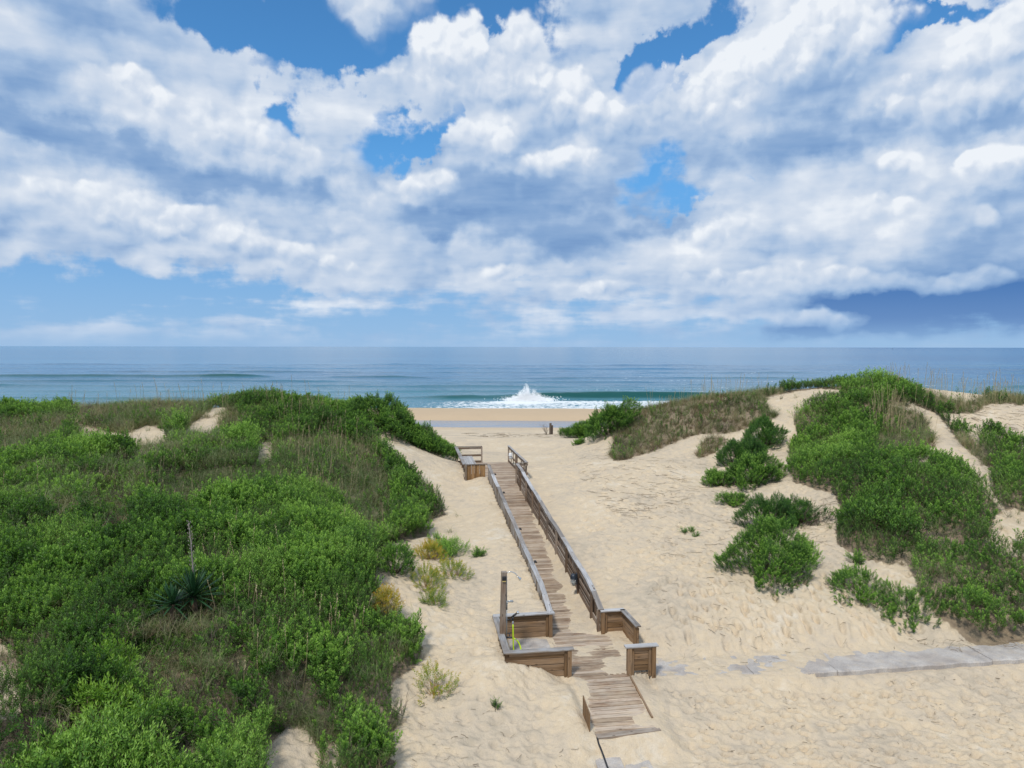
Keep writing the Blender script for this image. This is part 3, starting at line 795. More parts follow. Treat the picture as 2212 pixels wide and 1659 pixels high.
def plain(name, col, rough=.5, metal=0.0, spec=.5, trans=0.0):
    m, T, b = new_mat(name)
    pos = T.node('ShaderNodeTexCoord').outputs['Object']
    n = T.noise(pos, 14.0, 4, .6)
    c0 = T.mix(n, tuple(q * .8 for q in col), tuple(min(1, q * 1.15) for q in col))
    T.l.new(c0, b.inputs['Base Color'])
    T.l.new(T.m('MULTIPLY_ADD', n, .2, rough - .1), b.inputs['Roughness'])
    b.inputs['Metallic'].default_value = metal; b.inputs['Specular IOR Level'].default_value = spec
    if trans: b.inputs['Transmission Weight'].default_value = trans
    return m
M_BLACK = plain('black_plastic', (.014, .015, .018), .45)
M_GUN = plain('dark_metal', (.035, .045, .06), .45, .4)
M_CHROME = plain('chrome', (.70, .71, .72), .22, 1.0)
M_STEEL = plain('galvanised_pipe', (.42, .44, .45), .45, .8)
M_HOSE = plain('lime_rubber', (.52, .72, .02), .42)
M_WHITE = plain('white_plastic', (.72, .74, .76), .4)
M_GLASS = plain('frosted_lamp_glass', (.55, .60, .58), .2, 0, .5, .35)
M_GREYP = plain('grey_plastic', (.30, .34, .37), .5)

class MB:
    """collects timber pieces into one mesh, with grain coordinates for each board"""
    def __init__(s): s.v = []; s.f = []; s.g = []; s.t = []
    def prism(s, p0, p1, up, w, t, jit=0.0, bev=.004):
        """board from p0 to p1 (centre line), width w across, thickness t along up"""
        p0 = Vector(p0); p1 = Vector(p1); d = (p1 - p0); L = d.length; d.normalize()
        up = Vector(up).normalized(); side = d.cross(up).normalized(); up = side.cross(d).normalized()
        n0 = len(s.v); off = Vector((random.random() * 50, random.random() * 50, random.random() * 50)); tn = random.random()
        hw, ht = w / 2, t / 2
        prof = [(-hw + bev, -ht), (hw - bev, -ht), (hw, -ht + bev), (hw, ht - bev), (hw - bev, ht), (-hw + bev, ht), (-hw, ht - bev), (-hw, -ht + bev)]
        for e, P_ in enumerate((p0, p1)):
            j = Vector((random.uniform(-jit, jit), random.uniform(-jit, jit), random.uniform(-jit, jit)))
            for a, b_ in prof:
                s.v.append(P_ + j + side * a + up * b_)
                s.g.append(off + Vector((L * e, a, b_))); s.t.append(tn)
        for i in range(8):
            k = (i + 1) % 8
            s.f.append((n0 + i, n0 + k, n0 + 8 + k, n0 + 8 + i))
        s.f.append(tuple(n0 + 7 - i for i in range(8))); s.f.append(tuple(n0 + 8 + i for i in range(8)))
        return s
    def build(s, name, mat, parent=None, smooth_=False, **props):
        me = bpy.data.meshes.new(name)
        me.from_pydata([tuple(p) for p in s.v], [], s.f)
        a = me.attributes.new('grain', 'FLOAT_VECTOR', 'POINT'); a.data.foreach_set('vector', np.array([tuple(q) for q in s.g], np.float32).ravel())
        a = me.attributes.new('tint', 'FLOAT', 'POINT'); a.data.foreach_set('value', np.array(s.t, np.float32))
        me.materials.append(mat)
        if smooth_: me.polygons.foreach_set('use_smooth', [True] * len(me.polygons))
        me.update()
        o = link(name, me, parent, **props)
        return o

def P3(u, v, z): 
    p = UV(u, v); return Vector((p[0], p[1], z))
Z = Vector((0, 0, 1)); UD3 = Vector((UD[0], UD[1], 0)); VD3 = Vector((VD[0], VD[1], 0))

def tube_mesh(name, paths, mat, parent=None, seg=8, **props):
    """round bars along point lists: [(points, radius or radii)]"""
    vs = []; fs = []
    for pts, rad in paths:
        pts = [Vector(p) for p in pts]; n = len(pts); n0 = len(vs)
        side = None
        for i, p in enumerate(pts):
            d = (pts[min(i + 1, n - 1)] - pts[max(i - 1, 0)]).normalized()
            if side is None: side = d.orthogonal().normalized()
            side = (side - d * side.dot(d)).normalized(); o2 = d.cross(side)
            r = rad[i] if isinstance(rad, (list, tuple)) else rad
            for k in range(seg):
                a = 2 * PI * k / seg
                vs.append(p + side * math.cos(a) * r + o2 * math.sin(a) * r)
        for i in range(n - 1):
            for k in range(seg):
                a = n0 + i * seg + k; b_ = n0 + i * seg + (k + 1) % seg
                fs.append((a, b_, b_ + seg, a + seg))
        fs.append(tuple(n0 + seg - 1 - k for k in range(seg))); fs.append(tuple(n0 + (n - 1) * seg + k for k in range(seg)))
    me = bpy.data.meshes.new(name); me.from_pydata([tuple(p) for p in vs], [], fs)
    me.materials.append(mat)
    me.polygons.foreach_set('use_smooth', [True] * len(me.polygons)); me.update()
    return link(name, me, parent, **props)

def bezier(p0, p1, p2, p3, n=12):
    out = []
    for i in range(n + 1):
        t = i / n
        out.append(Vector(p0) * (1 - t) ** 3 + Vector(p1) * 3 * t * (1 - t) ** 2 + Vector(p2) * 3 * t * t * (1 - t) + Vector(p3) * t ** 3)
    return out

# ---------------------------------------------------------------- boardwalk
bw = thing('boardwalk', 'long weathered wooden boardwalk ramp with railings, running across the sand between two dunes', 'boardwalk', tuple(P3(-.76, 0, 0)))
def child(o, parent):
    """parent keeping the place in the world"""
    o.parent = parent
    o.matrix_parent_inverse = parent.matrix_world.inverted() if parent.type != 'EMPTY' else Matrix.Translation(-Vector(parent.location))
    return o

def build_decks():
    d = MB(); pw = .134; gap = .147
    def plank(u0, u1, v, zf=deck_z, thick=.034):
        z = float(zf(v)); sl = (float(zf(v + .05)) - float(zf(v - .05))) / .1
        w = pw * random.uniform(.97, 1.0)
        up = (Z - VD3 * sl)
        d.prism(P3(u0 + random.uniform(-.012, .012), v + random.uniform(-.003, .003), z - thick / 2 + random.uniform(-.003, .002)),
                P3(u1 + random.uniform(-.012, .012), v + random.uniform(-.003, .003), z - thick / 2 + random.uniform(-.003, .002)), up, w, thick)
    v = -3.02
    while v < -.55: plank(-1.60, .80, v); v += gap
    while v < 16.4: plank(-1.58, .06, v); v += gap
    while v < 23.45: plank(-2.85, .62, v); v += gap
    o = child(d.build('decking', W_DECK), bw)
    # ramp down at the near end
    d = MB(); v = -3.17
    while v > -5.40: plank(-1.53, .03, v); v -= gap
    child(d.build('lower_ramp', W_DECK), bw)
    # joists seen at the sides
    d = MB()
    for u in (-1.55, 0.03):
        d.prism(P3(u, .1, float(deck_z(.1)) - .13), P3(u, 16.4, float(deck_z(16.4)) - .13), Z, .045, .18)
    for u in (-2.80, .57):
        d.prism(P3(u, 16.6, 1.35 - .13), P3(u, 23.4, 1.35 - .13), Z, .045, .19)
    d.prism(P3(-2.8, 23.42, 1.22), P3(.57, 23.42, 1.22), Z, .045, .19)
    for u in (.055,):
        d.prism(P3(u, -3.15, -.03), P3(u, -5.0, -.24), Z, .04, .15)
    child(d.build('joist', W_SIDE), bw)
build_decks()

def rail_top(v, side):
    """height of the cap above the datum"""
    wob = .02 * math.sin(v * 1.3 + side) + .015 * math.sin(v * 2.9 + 2 * side)
    base = float(deck_z(max(v, 0))) + (1.06 if side > 0 else 1.0) + wob
    if v < .45:
        t = (v + .47) / .92; base = .74 * (1 - t) + (1.02 if side > 0 else .98) * t
    return base

def build_ramp_rail(side):
    u = .03 if side > 0 else -1.56
    ins = -1 if side > 0 else 1               # direction towards the walking side
    posts_v = [.42] + [2.2 + 1.83 * i for i in range(8)] + [16.45]
    if side > 0: posts_v = [-.40] + posts_v
    # horizontal boards are the railing proper
    r = MB()
    nodes = [-.44, .42] + [2.2 + 1.83 * i for i in range(8)] + [16.45]
    for a, b_ in zip(nodes[:-1], nodes[1:]):
        ta, tb = rail_top(a, side), rail_top(b_, side); da, db = float(deck_z(a)), float(deck_z(b_))
        if side > 0:
            uu = u + ins * .035
            for off in (-.10,): r.prism(P3(uu, a, ta + off), P3(uu, b_, tb + off), Z, .035, .12, .004)
            if a > 0:
                r.prism(P3(uu, a, da + .60), P3(uu, b_, db + .60), Z, .035, .12, .004)
            r.prism(P3(uu, a, da + .17), P3(uu, b_, db + .17), Z, .038, .26, .004)
            if a > 0: r.prism(P3(uu, a, da + .40), P3(uu, b_, db + .40), Z, .034, .07, .004)
        else:
            uu = u + ins * .03
            r.prism(P3(uu, a, ta - .10), P3(uu, b_, tb - .10), Z, .035, .12, .004)
            r.prism(P3(uu, a, da + .18), P3(uu, b_, db + .18), Z, .035, .14, .004)
            r.prism(P3(uu, a, (ta + da) / 2), P3(uu, b_, (tb + db) / 2), Z, .035, .12, .004)
    ra = child(r.build('railing', W_RAIL), bw)
    # flat cap
    c_ = MB(); vs = [-.47, .42] + [2.4 * i + 2.6 for i in range(6)] + [16.6]
    for a, b_ in zip(vs[:-1], vs[1:]):
        n = max(1, int((b_ - a) / .6)); 
        for i in range(n):
            va = a + (b_ - a) * i / n; vb = a + (b_ - a) * (i + 1) / n
            n0 = len(c_.g)
            c_.prism(P3(u, va, rail_top(va, side)), P3(u, vb + .002, rail_top(vb, side)), Z, .175, .036)
            if i:   # keep the grain and tint running on from the piece before
                dg = c_.g[n0 - 8] - c_.g[n0]
                for q in range(n0, n0 + 16): c_.g[q] = c_.g[q] + dg; c_.t[q] = c_.t[n0 - 1]
    child(c_.build('rail_cap', W_GREY), ra)
    # upright cladding on the outer face
    cl = MB(); v = .35 if side > 0 else -.1
    while v < 16.4:
        t = rail_top(v, side) - .03
        cl.prism(P3(u - ins * .035, v, float(deck_z(v)) - .25), P3(u - ins * .035 + random.uniform(-.004, .004), v + random.uniform(-.006, .006), t), UD3, .125 * random.uniform(.93, 1), .02)
        v += .138 if side < 0 else .185
    child(cl.build('cladding', W_GREY if side < 0 else W_RAIL), ra)
    for v in posts_v:
        p = MB(); lean = random.uniform(-.006, .006)
        uu = u + ins * (.075 if side > 0 else .07)
        p.prism(P3(uu, v, float(deck_z(v)) - .3), P3(uu + lean, v, rail_top(v, side) - .02), UD3, .085, .085)
        child(p.build('post', W_RAIL), ra)
    return ra
RAIL_R = build_ramp_rail(1); RAIL_L = build_ramp_rail(-1)

def low_wall(name_label, p0, p1, ztop=.74, zb=0.0, posts=(0, 1), frame=True, post_ext=0.0, capw=.19, front=1, cap_ends=(0.06, .06), nboards=4, boardmat=None):
    """panelled wall: boards between corner posts under a flat cap. p0, p1 in (u, v)"""
    a = P3(p0[0], p0[1], 0); b_ = P3(p1[0], p1[1], 0); d = (b_ - a); L = d.length; d = d.normalized(); nrm = Vector((d.y, -d.x, 0)) * front
    w = MB(); h = (ztop - .06 - zb) / nboards
    for i in range(nboards):
        z = zb + h * (i + .5)
        w.prism(a + Z * z, b_ + Z * z, Z, .03, h * random.uniform(.895, .92), .006)
    w.prism(a - nrm * .024 + Z * ((zb + ztop) / 2 - .03), b_ - nrm * .024 + Z * ((zb + ztop) / 2 - .03), Z, .012, ztop - zb - .09, .001)
    # inner frame rail below the cap
    w.prism(a + nrm * .03 + d * .1 + Z * (ztop - .075), b_ + nrm * .03 - d * .1 + Z * (ztop - .075), Z, .035, .10, .001)
    wo = child(w.build('low_wall', boardmat or W_SIDE), bw)
    c_ = MB(); c_.prism(a - d * cap_ends[0] + nrm * .02 + Z * (ztop - .002), b_ + d * cap_ends[1] + nrm * .02 + Z * (ztop - .002), Z, capw, .038)
    child(c_.build('wall_cap', W_GREY), wo)
    for k in posts:
        q = a + d * .06 if k == 0 else b_ - d * .06
        p = MB(); e = post_ext if k == 1 else 0
        p.prism(q + nrm * .045 + Z * (-.12 - e), q + nrm * .045 + Z * (ztop - .025), d, .11, .11)
        p.prism(q + nrm * .035 + d * (.10 if k == 0 else -.10) + Z * (-.08), q + nrm * .035 + d * (.10 if k == 0 else -.10) + Z * (ztop - .03), d, .035, .075)
        child(p.build('post', W_SIDE), wo)
    return wo
low_wall('back of shower bay', (-3.25, -.46), (-1.50, -.46), posts=(1,))
low_wall('side of shower bay', (-3.22, -.46), (-3.22, -2.90), ztop=.735, posts=(), front=1, cap_ends=(-.02, .0))
low_wall('front of shower bay', (-3.28, -3.00), (-1.50, -3.00), ztop=.745, posts=(1,), post_ext=.1)
low_wall('short return', (.02, -.46), (.72, -.46), ztop=.72, posts=(0,), cap_ends=(.02, .04), nboards=4)
low_wall('right side', (.72, -.52), (.78, -1.75), ztop=.72, posts=(1,), cap_ends=(.03, .06), front=1, capw=.18)
low_wall('near end', (.0, -3.12), (.80, -3.12), ztop=.76, zb=.06, posts=(0, 1), post_ext=.18)

def build_far_platform():
    zd = 1.35; zt = zd + 1.06
    # panel of upright boards closing the platform on the left
    w = MB(); u = -2.72
    while u < -1.66:
        w.prism(P3(u, 16.58, zd - .35), P3(u + random.uniform(-.006, .006), 16.58, zt - .03), VD3, .145, .022); u += .152
    o = child(w.build('upright_panel', W_BUTT), bw)
    c_ = MB(); c_.prism(P3(-2.86, 16.58, zt), P3(-1.62, 16.58, zt + .01), Z, .12, .036); child(c_.build('rail_cap', W_GREY), o)
    for q in (-2.80,):
        p = MB(); p.prism(P3(q, 16.52, zd - .6), P3(q, 16.52, zt - .02), VD3, .10, .10); child(p.build('post', W_GREY), o)
    # left long side: cap, top rail and posts
    def side_rail(name, pts, zs, postsuv, mats=W_RAIL, capw=.15, balus=None):
        r = MB()
        for a, b_ in zip(pts[:-1], pts[1:]):
            for z in zs: r.prism(P3(a[0], a[1], zd + z), P3(b_[0], b_[1], zd + z), Z, .036, .13, .002)
        if balus:
            for (uu, vv) in balus:
                r.prism(P3(uu, vv, zd - .1), P3(uu, vv, zt - .02), UD3, .085, .036)
        ro = child(r.build('railing', mats), bw)
        c_ = MB()
        for a, b_ in zip(pts[:-1], pts[1:]): c_.prism(P3(a[0], a[1], zt), P3(b_[0], b_[1], zt), Z, capw, .036)
        child(c_.build('rail_cap', W_GREY), ro)
        for (uu, vv) in postsuv:
            p = MB(); p.prism(P3(uu, vv, zd - .5), P3(uu, vv, zt - .018), UD3, .09, .09); child(p.build('post', W_RAIL), ro)
        return ro
    side_rail('left', [(-2.86, 16.66), (-2.90, 23.42)], (.97, .30), [(-2.80, 19.1), (-2.80, 20.2), (-2.82, 23.35)], capw=.20)
    side_rail('back', [(-2.90, 23.42), (-1.22, 23.42)], (.95, .48, .08), [(-1.24, 23.40)], capw=.10)
    side_rail('right', [(.60, 16.9), (.50, 23.42)], (.94, .52, .10), [(.58, 16.95), (.54, 20.1), (.50, 23.36)], capw=.14,
              balus=[(.63, 18.0), (.62, 18.9), (.60, 21.0), (.59, 21.9), (.58, 22.7)])
    side_rail('short', [(.06, 16.72), (.66, 16.80)], (.95, .45, .12), [], capw=.12, balus=[(.25, 16.75), (.45, 16.78)])
    # bench
    b0 = thing('bench', 'grey slatted wooden bench on the far platform of the boardwalk, against its left railing', 'bench', tuple(P3(-2.2, 20, zd)))
    s = MB()
    for i in range(6):
        uu = -2.62 + i * .135
        s.prism(P3(uu, 17.0, zd + .46), P3(uu, 23.2, zd + .46), Z, .128, .036, .002)
    child(s.build('seat', W_GREY), b0)
    s = MB()
    for z in (.62, .78):
        s.prism(P3(-2.74, 17.0, zd + z), P3(-2.74, 23.2, zd + z), UD3 * .95 + Z * .2, .13, .034, .002)
    child(s.build('backrest', W_GREY), b0)
    for vv in (17.4, 20.1, 22.9):
        s = MB(); s.prism(P3(-1.98, vv, zd), P3(-1.98, vv, zd + .44), UD3, .09, .09); s.prism(P3(-2.7, vv, zd + .38), P3(-1.94, vv, zd + .38), Z, .04, .10)
        child(s.build('leg', W_RAIL), b0)
build_far_platform()

# ---------------------------------------------------------------- boards near the foot of the ramp
def build_loose_boards():
    me = MB()
    a = P3(-1.60, -5.36, 0); b_ = P3(-1.60, -4.72, 0)
    # upstanding side board with a sloping top, made as a thin prism
    d = (b_ - a).normalized(); n = Vector((d.y, -d.x, 0)); t = .022
    pts = [a + Z * -.45, b_ + Z * -.30, b_ + Z * .33, a + Z * .22]
    n0 = 0; off = Vector((3, 4, 5))
    for sgn in (-.5, .5):
        for p in pts: me.v.append(p + n * t * sgn); me.g.append(off + Vector((p.z, (p - a).dot(d), 0))); me.t.append(.35)
    me.f += [(0, 1, 2, 3), (7, 6, 5, 4), (0, 4, 5, 1), (1, 5, 6, 2), (2, 6, 7, 3), (3, 7, 4, 0)]
    o = me.build('side_board', W_SIDE)
    o['label'] = 'dark upright board standing in the sand along the left edge of the lower ramp'; o['category'] = 'board'
    s = MB()
    s.prism(P3(-1.48, -5.53, -.262), P3(.10, -5.40, -.275), Z, .17, .05)
    o = s.build('end_plank', W_RAIL)
    o['label'] = 'grey weathered plank lying across the bottom end of the ramp, half covered with sand'; o['category'] = 'plank'
    # thin black edging strip running from the board towards the house
    pts = []
    for px, py in ((1290, 1593), (1293, 1606), (1299, 1620), (1305, 1637), (1311, 1655), (1318, 1672), (1324, 1700)):
        x, y, z = on_plane(px, py, -.26); pts.append(Vector((x, y, -.262 + .02 * random.random())))
    o = tube_mesh('edging_strip', [(pts, .022)], M_BLACK)
    o['label'] = 'thin black edging strip curving through the sand from the foot of the ramp'; o['category'] = 'edging'
build_loose_boards()

# ---------------------------------------------------------------- shower
def build_shower():
    zt = 2.50; u, v = -3.17, -1.76
    base = P3(u, v, 0); lean = -UD3 * .0 
    sh = thing('outdoor_shower', 'outdoor shower on a tall brown wooden post at the corner of the sandy bay', 'shower', (base.x, base.y, .3))
    p = MB(); p.prism(base - UD3 * .05 + Z * -.3, base + UD3 * .02 + Z * zt, UD3, .15, .15, bev=.008); child(p.build('post', W_RAIL), sh)
    top = base + UD3 * .10 + Z * (zt - .10)
    arm = bezier(top - UD3 * .03, top + UD3 * .02 + Z * .14, top + UD3 * .22 + Z * .10, top + UD3 * .30 - Z * .05)
    child(tube_mesh('shower_arm', [(arm, .013)], M_CHROME), sh)
    e = arm[-1]; dr = (UD3 * .5 - Z * .55).normalized()
    child(tube_mesh('shower_head', [([e, e + dr * .03, e + dr * .06, e + dr * .11, e + dr * .125], [.014, .018, .022, .048, .046])], M_CHROME, seg=14), sh)
    x0 = base + UD3 * .095 - VD3 * .02
    pipe = child(tube_mesh('riser_pipe', [([x0 + Z * (zt - .12), x0 + Z * 1.62], .011), ([x0 + Z * 1.45, x0 + Z * .9, x0 - UD3 * .02 + Z * .25], .014)], M_STEEL), sh)
    v0 = x0 + Z * 1.62
    child(tube_mesh('valve', [([v0 + Z * .06, v0 - Z * .20], .022), ([v0 - VD3 * .01, v0 - VD3 * .05 + UD3 * .02], .02),
                        ([v0 + UD3 * .02 + Z * .03, v0 + UD3 * .07 + Z * .035, v0 + UD3 * .17 + Z * .025, v0 + UD3 * .19 + Z * .02], [.02, .035, .032, .012])], M_STEEL), sh)
    # tap where the hose is fed
    t0 = x0 + Z * .62 + UD3 * .02
    child(tube_mesh('tap', [([t0 - UD3 * .03, t0 + UD3 * .10 - VD3 * .02, t0 + UD3 * .17 - VD3 * .03 - Z * .03], .024), ([t0 + UD3 * .06 + Z * .0, t0 + UD3 * .06 + Z * .11], .012),
                      ([t0 + UD3 * .0 + Z * .11, t0 + UD3 * .12 + Z * .12], .014)], M_GUN), sh)
    hk = x0 + Z * 1.12
    child(tube_mesh('hose_hook', [([hk, hk + UD3 * .10 + Z * .0], .02)], M_BLACK), sh)
    # hose and nozzle
    a = hk + UD3 * .17 - Z * .12 - VD3 * .04
    g1 = bezier(a, a - Z * .5 + UD3 * .02, a - Z * .9 - UD3 * .02, P3(u + .36, v - .25, .04), 18)
    s1 = t0 + UD3 * .17 - VD3 * .03 - Z * .03
    g2 = bezier(s1, s1 + UD3 * .20 - Z * .06, s1 + UD3 * .26 - Z * .42, P3(u + .42, v - .55, .05), 18)
    g3 = bezier(P3(u + .42, v - .55, .05), P3(u + .34, v - .8, .03), P3(u + .1, v - .6, .03), P3(u + .36, v - .25, .04), 14)
    hs = thing('garden_hose', 'bright lime green garden hose looping down from the shower post to the sand', 'hose', tuple(P3(u + .3, v - .4, 0)))
    child(tube_mesh('hose_line', [(g1, .021), (g2 + g3[1:], .021)], M_HOSE), hs)
    n0 = a + Z * .0
    child(tube_mesh('coupling', [([a + Z * .13, a - Z * .05], .02)], M_GREYP), hs)
    child(tube_mesh('coupling', [([s1 - UD3 * .01, s1 + UD3 * .10 - Z * .035], .02)], M_GREYP), hs)
    nz = child(tube_mesh('spray_nozzle', [([n0 + Z * .10, n0 + Z * .22], [.022, .03]), ([n0 + Z * .20 - UD3 * .05, n0 + Z * .27 + UD3 * .05, n0 + Z * .31 + UD3 * .11], [.022, .032, .026]),
                                  ([n0 + Z * .17 - UD3 * .02, n0 + Z * .12 - UD3 * .07, n0 + Z * .05 - UD3 * .08], .011)], M_BLACK), hs)
    q = n0 + Z * .31 + UD3 * .11
    child(tube_mesh('nozzle_head', [([q, q + UD3 * .02 + Z * .012, q + UD3 * .06 + Z * .03], [.026, .045, .048])], M_CHROME, seg=12), hs)
    # light on the post
    lp = base - VD3 * .085 + Z * (zt - .17) + UD3 * .01
    lt = thing('post_light', 'small black light fixed near the top of the shower post', 'light', tuple(lp))
    m = MB(); m.prism(lp - UD3 * .055, lp + UD3 * .055, Z, .06, .12, bev=.012); child(m.build('housing', M_BLACK), lt)
    m = MB(); m.prism(lp - UD3 * .05 - Z * .075 - VD3 * .01, lp + UD3 * .05 - Z * .075 - VD3 * .01, Z, .05, .022); child(m.build('lens', plain('amber_lens', (.55, .42, .15), .4)), lt)
build_shower()

# ---------------------------------------------------------------- lights on the rails
def bulkhead(label, u, v, z, s=1.0, shade=M_GUN, cage=True):
    p = P3(u, v, z)
    t = thing('bulkhead_light', label, 'light', tuple(p), 0, 'bulkhead lights on the right-hand railings')
    n = -UD3
    # back plate
    m = MB(); m.prism(p + n * .01 - Z * .14 * s, p + n * .01 + Z * .14 * s, n, .13 * s, .03, bev=.01); child(m.build('back_plate', shade), t)
    prof = [(.0, .10), (.03, .075), (.07, .07), (.11, .068), (.13, .04), (.135, .005)]
    def body(name, z0, z1, rad, mat, dome):
        vs = []; fs = []; seg = 14; rings = 7
        for i in range(rings + 1):
            f = i / rings
            r = rad * (math.cos(f * PI / 2) ** .6 if dome > 0 else math.cos((1 - f) * PI / 2 * .0 + f * PI / 2) ** .5) + .002
            zz = z0 + (z1 - z0) * (math.sin(f * PI / 2) if dome else f)
            for k in range(seg):
                a = 2 * PI * k / seg
                vs.append(p + n * (.085 * s + math.cos(a) * r) + VD3 * math.sin(a) * r + Z * zz)
        for i in range(rings):
            for k in range(seg):
                a = i * seg + k; b_ = i * seg + (k + 1) % seg; fs.append((a, b_, b_ + seg, a + seg))
        fs.append(tuple(range(seg))); fs.append(tuple(rings * seg + k for k in range(seg)))
        me = bpy.data.meshes.new(name); me.from_pydata([tuple(q) for q in vs], [], fs); me.materials.append(mat)
        me.polygons.foreach_set('use_smooth', [True] * len(me.polygons)); me.update()
        return child(link(name, me), t)
    body('hood', .0, .13 * s, .085 * s, shade, 1)
    body('glass_globe', .0, -.17 * s, .062 * s, M_GLASS if cage else M_WHITE, 1)
    if cage:
        bars = []
        for k in range(6):
            a = 2 * PI * k / 6
            q = lambda r, zz: p + n * (.085 * s + math.cos(a) * r) + VD3 * math.sin(a) * r + Z * zz
            bars.append(([q(.075 * s, 0), q(.075 * s, -.11 * s), q(.05 * s, -.165 * s), q(.004, -.185 * s)], .006))
        ring = [p + n * (.085 * s + math.cos(a) * .076 * s) + VD3 * math.sin(a) * .076 * s - Z * .08 * s for a in np.linspace(0, 2 * PI, 15)]
        bars.append((ring, .006))
        child(tube_mesh('wire_cage', bars, M_STEEL, seg=5), t)
bulkhead('caged bulkhead light with a dark hood, on the railing nearest the shower', -.13, 2.05, .88, 1.35)
bulkhead('white capped bulkhead light on the far right railing near the beach end', .46, 21.5, 1.35 + .72, 1.3, M_WHITE, False)
def bk():
    for i, (px, py) in enumerate(((1067.8, 1024), (1088.6, 1065.3), (1123, 1144.6), (1157, 1217))):
        Y = 14277 / (py - 626.3)
        x = (px - 1106) * Y / 1500; uu, vv = to_uv(x, Y); vv = float(vv)
        z = rail_top(vv, -1) - .10; p = P3(-1.43, vv, z)
        lb = ['black step light on the left railing, farthest up the ramp', 'black step light on the left railing, second from the far platform',
              'black step light on the left railing, about halfway along the ramp', 'black step light on the left railing, nearest the shower'][i]
        t = thing('step_light', lb, 'light', tuple(p), 0, 'step lights along the left railing')
        vs = []; fs = []; seg = 12
        rings = [(0, .055, .0), (.03, .075, .005), (.06, .078, .012), (.09, .06, .03), (.105, .03, .05), (.11, .004, .055)]
        for (d_, r, up_) in rings:
            for k in range(seg):
                a = 2 * PI * k / seg; vs.append(p + UD3 * (.0 + d_ * .9) + VD3 * math.cos(a) * r + Z * (math.sin(a) * r * .55 + .07 - up_))
        for i2 in range(len(rings) - 1):
            for k in range(seg):
                a = i2 * seg + k; b_ = i2 * seg + (k + 1) % seg; fs.append((a, b_, b_ + seg, a + seg))
        fs.append(tuple(range(seg)))
        me = bpy.data.meshes.new('hood'); me.from_pydata([tuple(q) for q in vs], [], fs); me.materials.append(M_BLACK)
        me.polygons.foreach_set('use_smooth', [True] * len(me.polygons)); me.update(); child(link('hood', me), t)
        m = MB(); m.prism(p - Z * .05, p + Z * .05, UD3, .08, .03, bev=.008); child(m.build('back_plate', M_BLACK), t)
bk()

# ---------------------------------------------------------------- concrete path
def mat_concrete():
    m, T, b = new_mat('weathered_concrete')
    pos = T.node('ShaderNodeNewGeometry').outputs['Position']
    n = T.noise(pos, 2.2, 6, .62); n2 = T.noise(pos, 30, 4, .7); n3 = T.noise(pos, .9, 4, .5)
    col = T.ramp(n, [(.3, (.30, .275, .26)), (.5, (.42, .39, .365)), (.7, (.52, .49, .455))])
    col = T.mix(T.mr(n3, .5, .62, 0, .45), col, (.30, .25, .215))
    col = T.mix(T.m('MULTIPLY', T.mr(n2, .45, .62), .35), col, (.16, .16, .16))
    # sand dust blown on top
    dust = T.mr(T.noise(pos, 4.5, 7, .7), .50, .60)
    col = T.mix(T.m('MULTIPLY', dust, .28), col, (.50, .42, .32))
    T.l.new(col, b.inputs['Base Color']); b.inputs['Roughness'].default_value = .9
    bump(T, b, T.noise(pos, 45, 4, .7), .5, .006)
    return m
M_CONC = mat_concrete()
def build_path():
    joints = [3.95, 5.3, 6.6, 7.92, 8.95, 13.65, 18.4, 23.2, 28]
    def edge(x, far):   # near and far edge lines of the path in plan
        y = np.interp(x, [3.9, 8.9, 14.2, 28], [18.33, 18.57, 19.3, 21.3]) 
        return y + (1.12 if far else 0) + .02 * math.sin(x * 5.1) + .012 * math.sin(x * 13)
    me_v = []; me_f = []
    for a, b_ in zip(joints[:-1], joints[1:]):
        n = max(3, int((b_ - a) / .12)); off = random.uniform(-.006, .006); tilt = random.uniform(-.006, .006)
        zt = lambda x, f: float(np.interp(x, [3.9, 7.5, 9.5, 14, 28], [-.125, -.09, -.065, -.055, -.03])) + off + tilt * f
        n0 = len(me_v)
        for i in range(n + 1):
            x = a + .012 + (b_ - a - .024) * i / n; sk = .30
            y0 = edge(x, 0) + random.uniform(-.008, .008); y1 = edge(x - sk * .5, 1) + random.uniform(-.01, .01)
            e = random.uniform(0, .012)
            for (yy, xx, zz) in ((y0 - .01, x, -.30), (y0, x, zt(x, 0) - .02 - e), (y0 + .03, x, zt(x, 0)), ((y0 + y1) / 2, x - sk * .25, zt(x, .5) + random.uniform(-.004, .004)), (y1, x - sk * .5, zt(x, 1)), (y1 + .01, x - sk * .5, -.30)):
                me_v.append((xx, yy, zz))
        for i in range(n):
            for k in range(5):
                q = n0 + i * 6 + k; me_f.append((q, q + 6, q + 7, q + 1))
        me_f.append(tuple(n0 + k for k in range(6))); me_f.append(tuple(n0 + n * 6 + 5 - k for k in range(6)))
    me = bpy.data.meshes.new('path'); me.from_pydata(me_v, [], me_f); me.materials.append(M_CONC); me.update()
    link('concrete_path', me, kind='structure')
    # pavers by the house end
    k = 0
    for (x0, y0, x1, y1) in ((2.02, 14.0, 2.62, 15.32), (2.68, 14.0, 3.3, 15.28)):
        m = MB(); cx = (x0 + x1) / 2
        n0 = 0
        g0 = float(ground_z(cx, y0)) - .022; g1 = float(ground_z(cx - .16, y1)) - .045
        m.prism((cx - .16, y1, g1), (cx + .02, y0, g0), Z, x1 - x0, .06, bev=.01)
        o = m.build('paving_slab', M_CONC)
        o['label'] = ['grey concrete paving slab half buried in the sand, beside the black edging strip', 'grey concrete paving slab half buried in the sand, the one farther right'][k]
        o['category'] = 'paving slab'; o['group'] = 'paving slabs below the ramp'; k += 1
    # shower bay slab
    m = MB(); m.prism(P3(-2.35, -.55, -.02), P3(-2.35, -2.95, -.02), Z, 1.3, .06, bev=.01)
    child(m.build('shower_slab', M_CONC), bw)
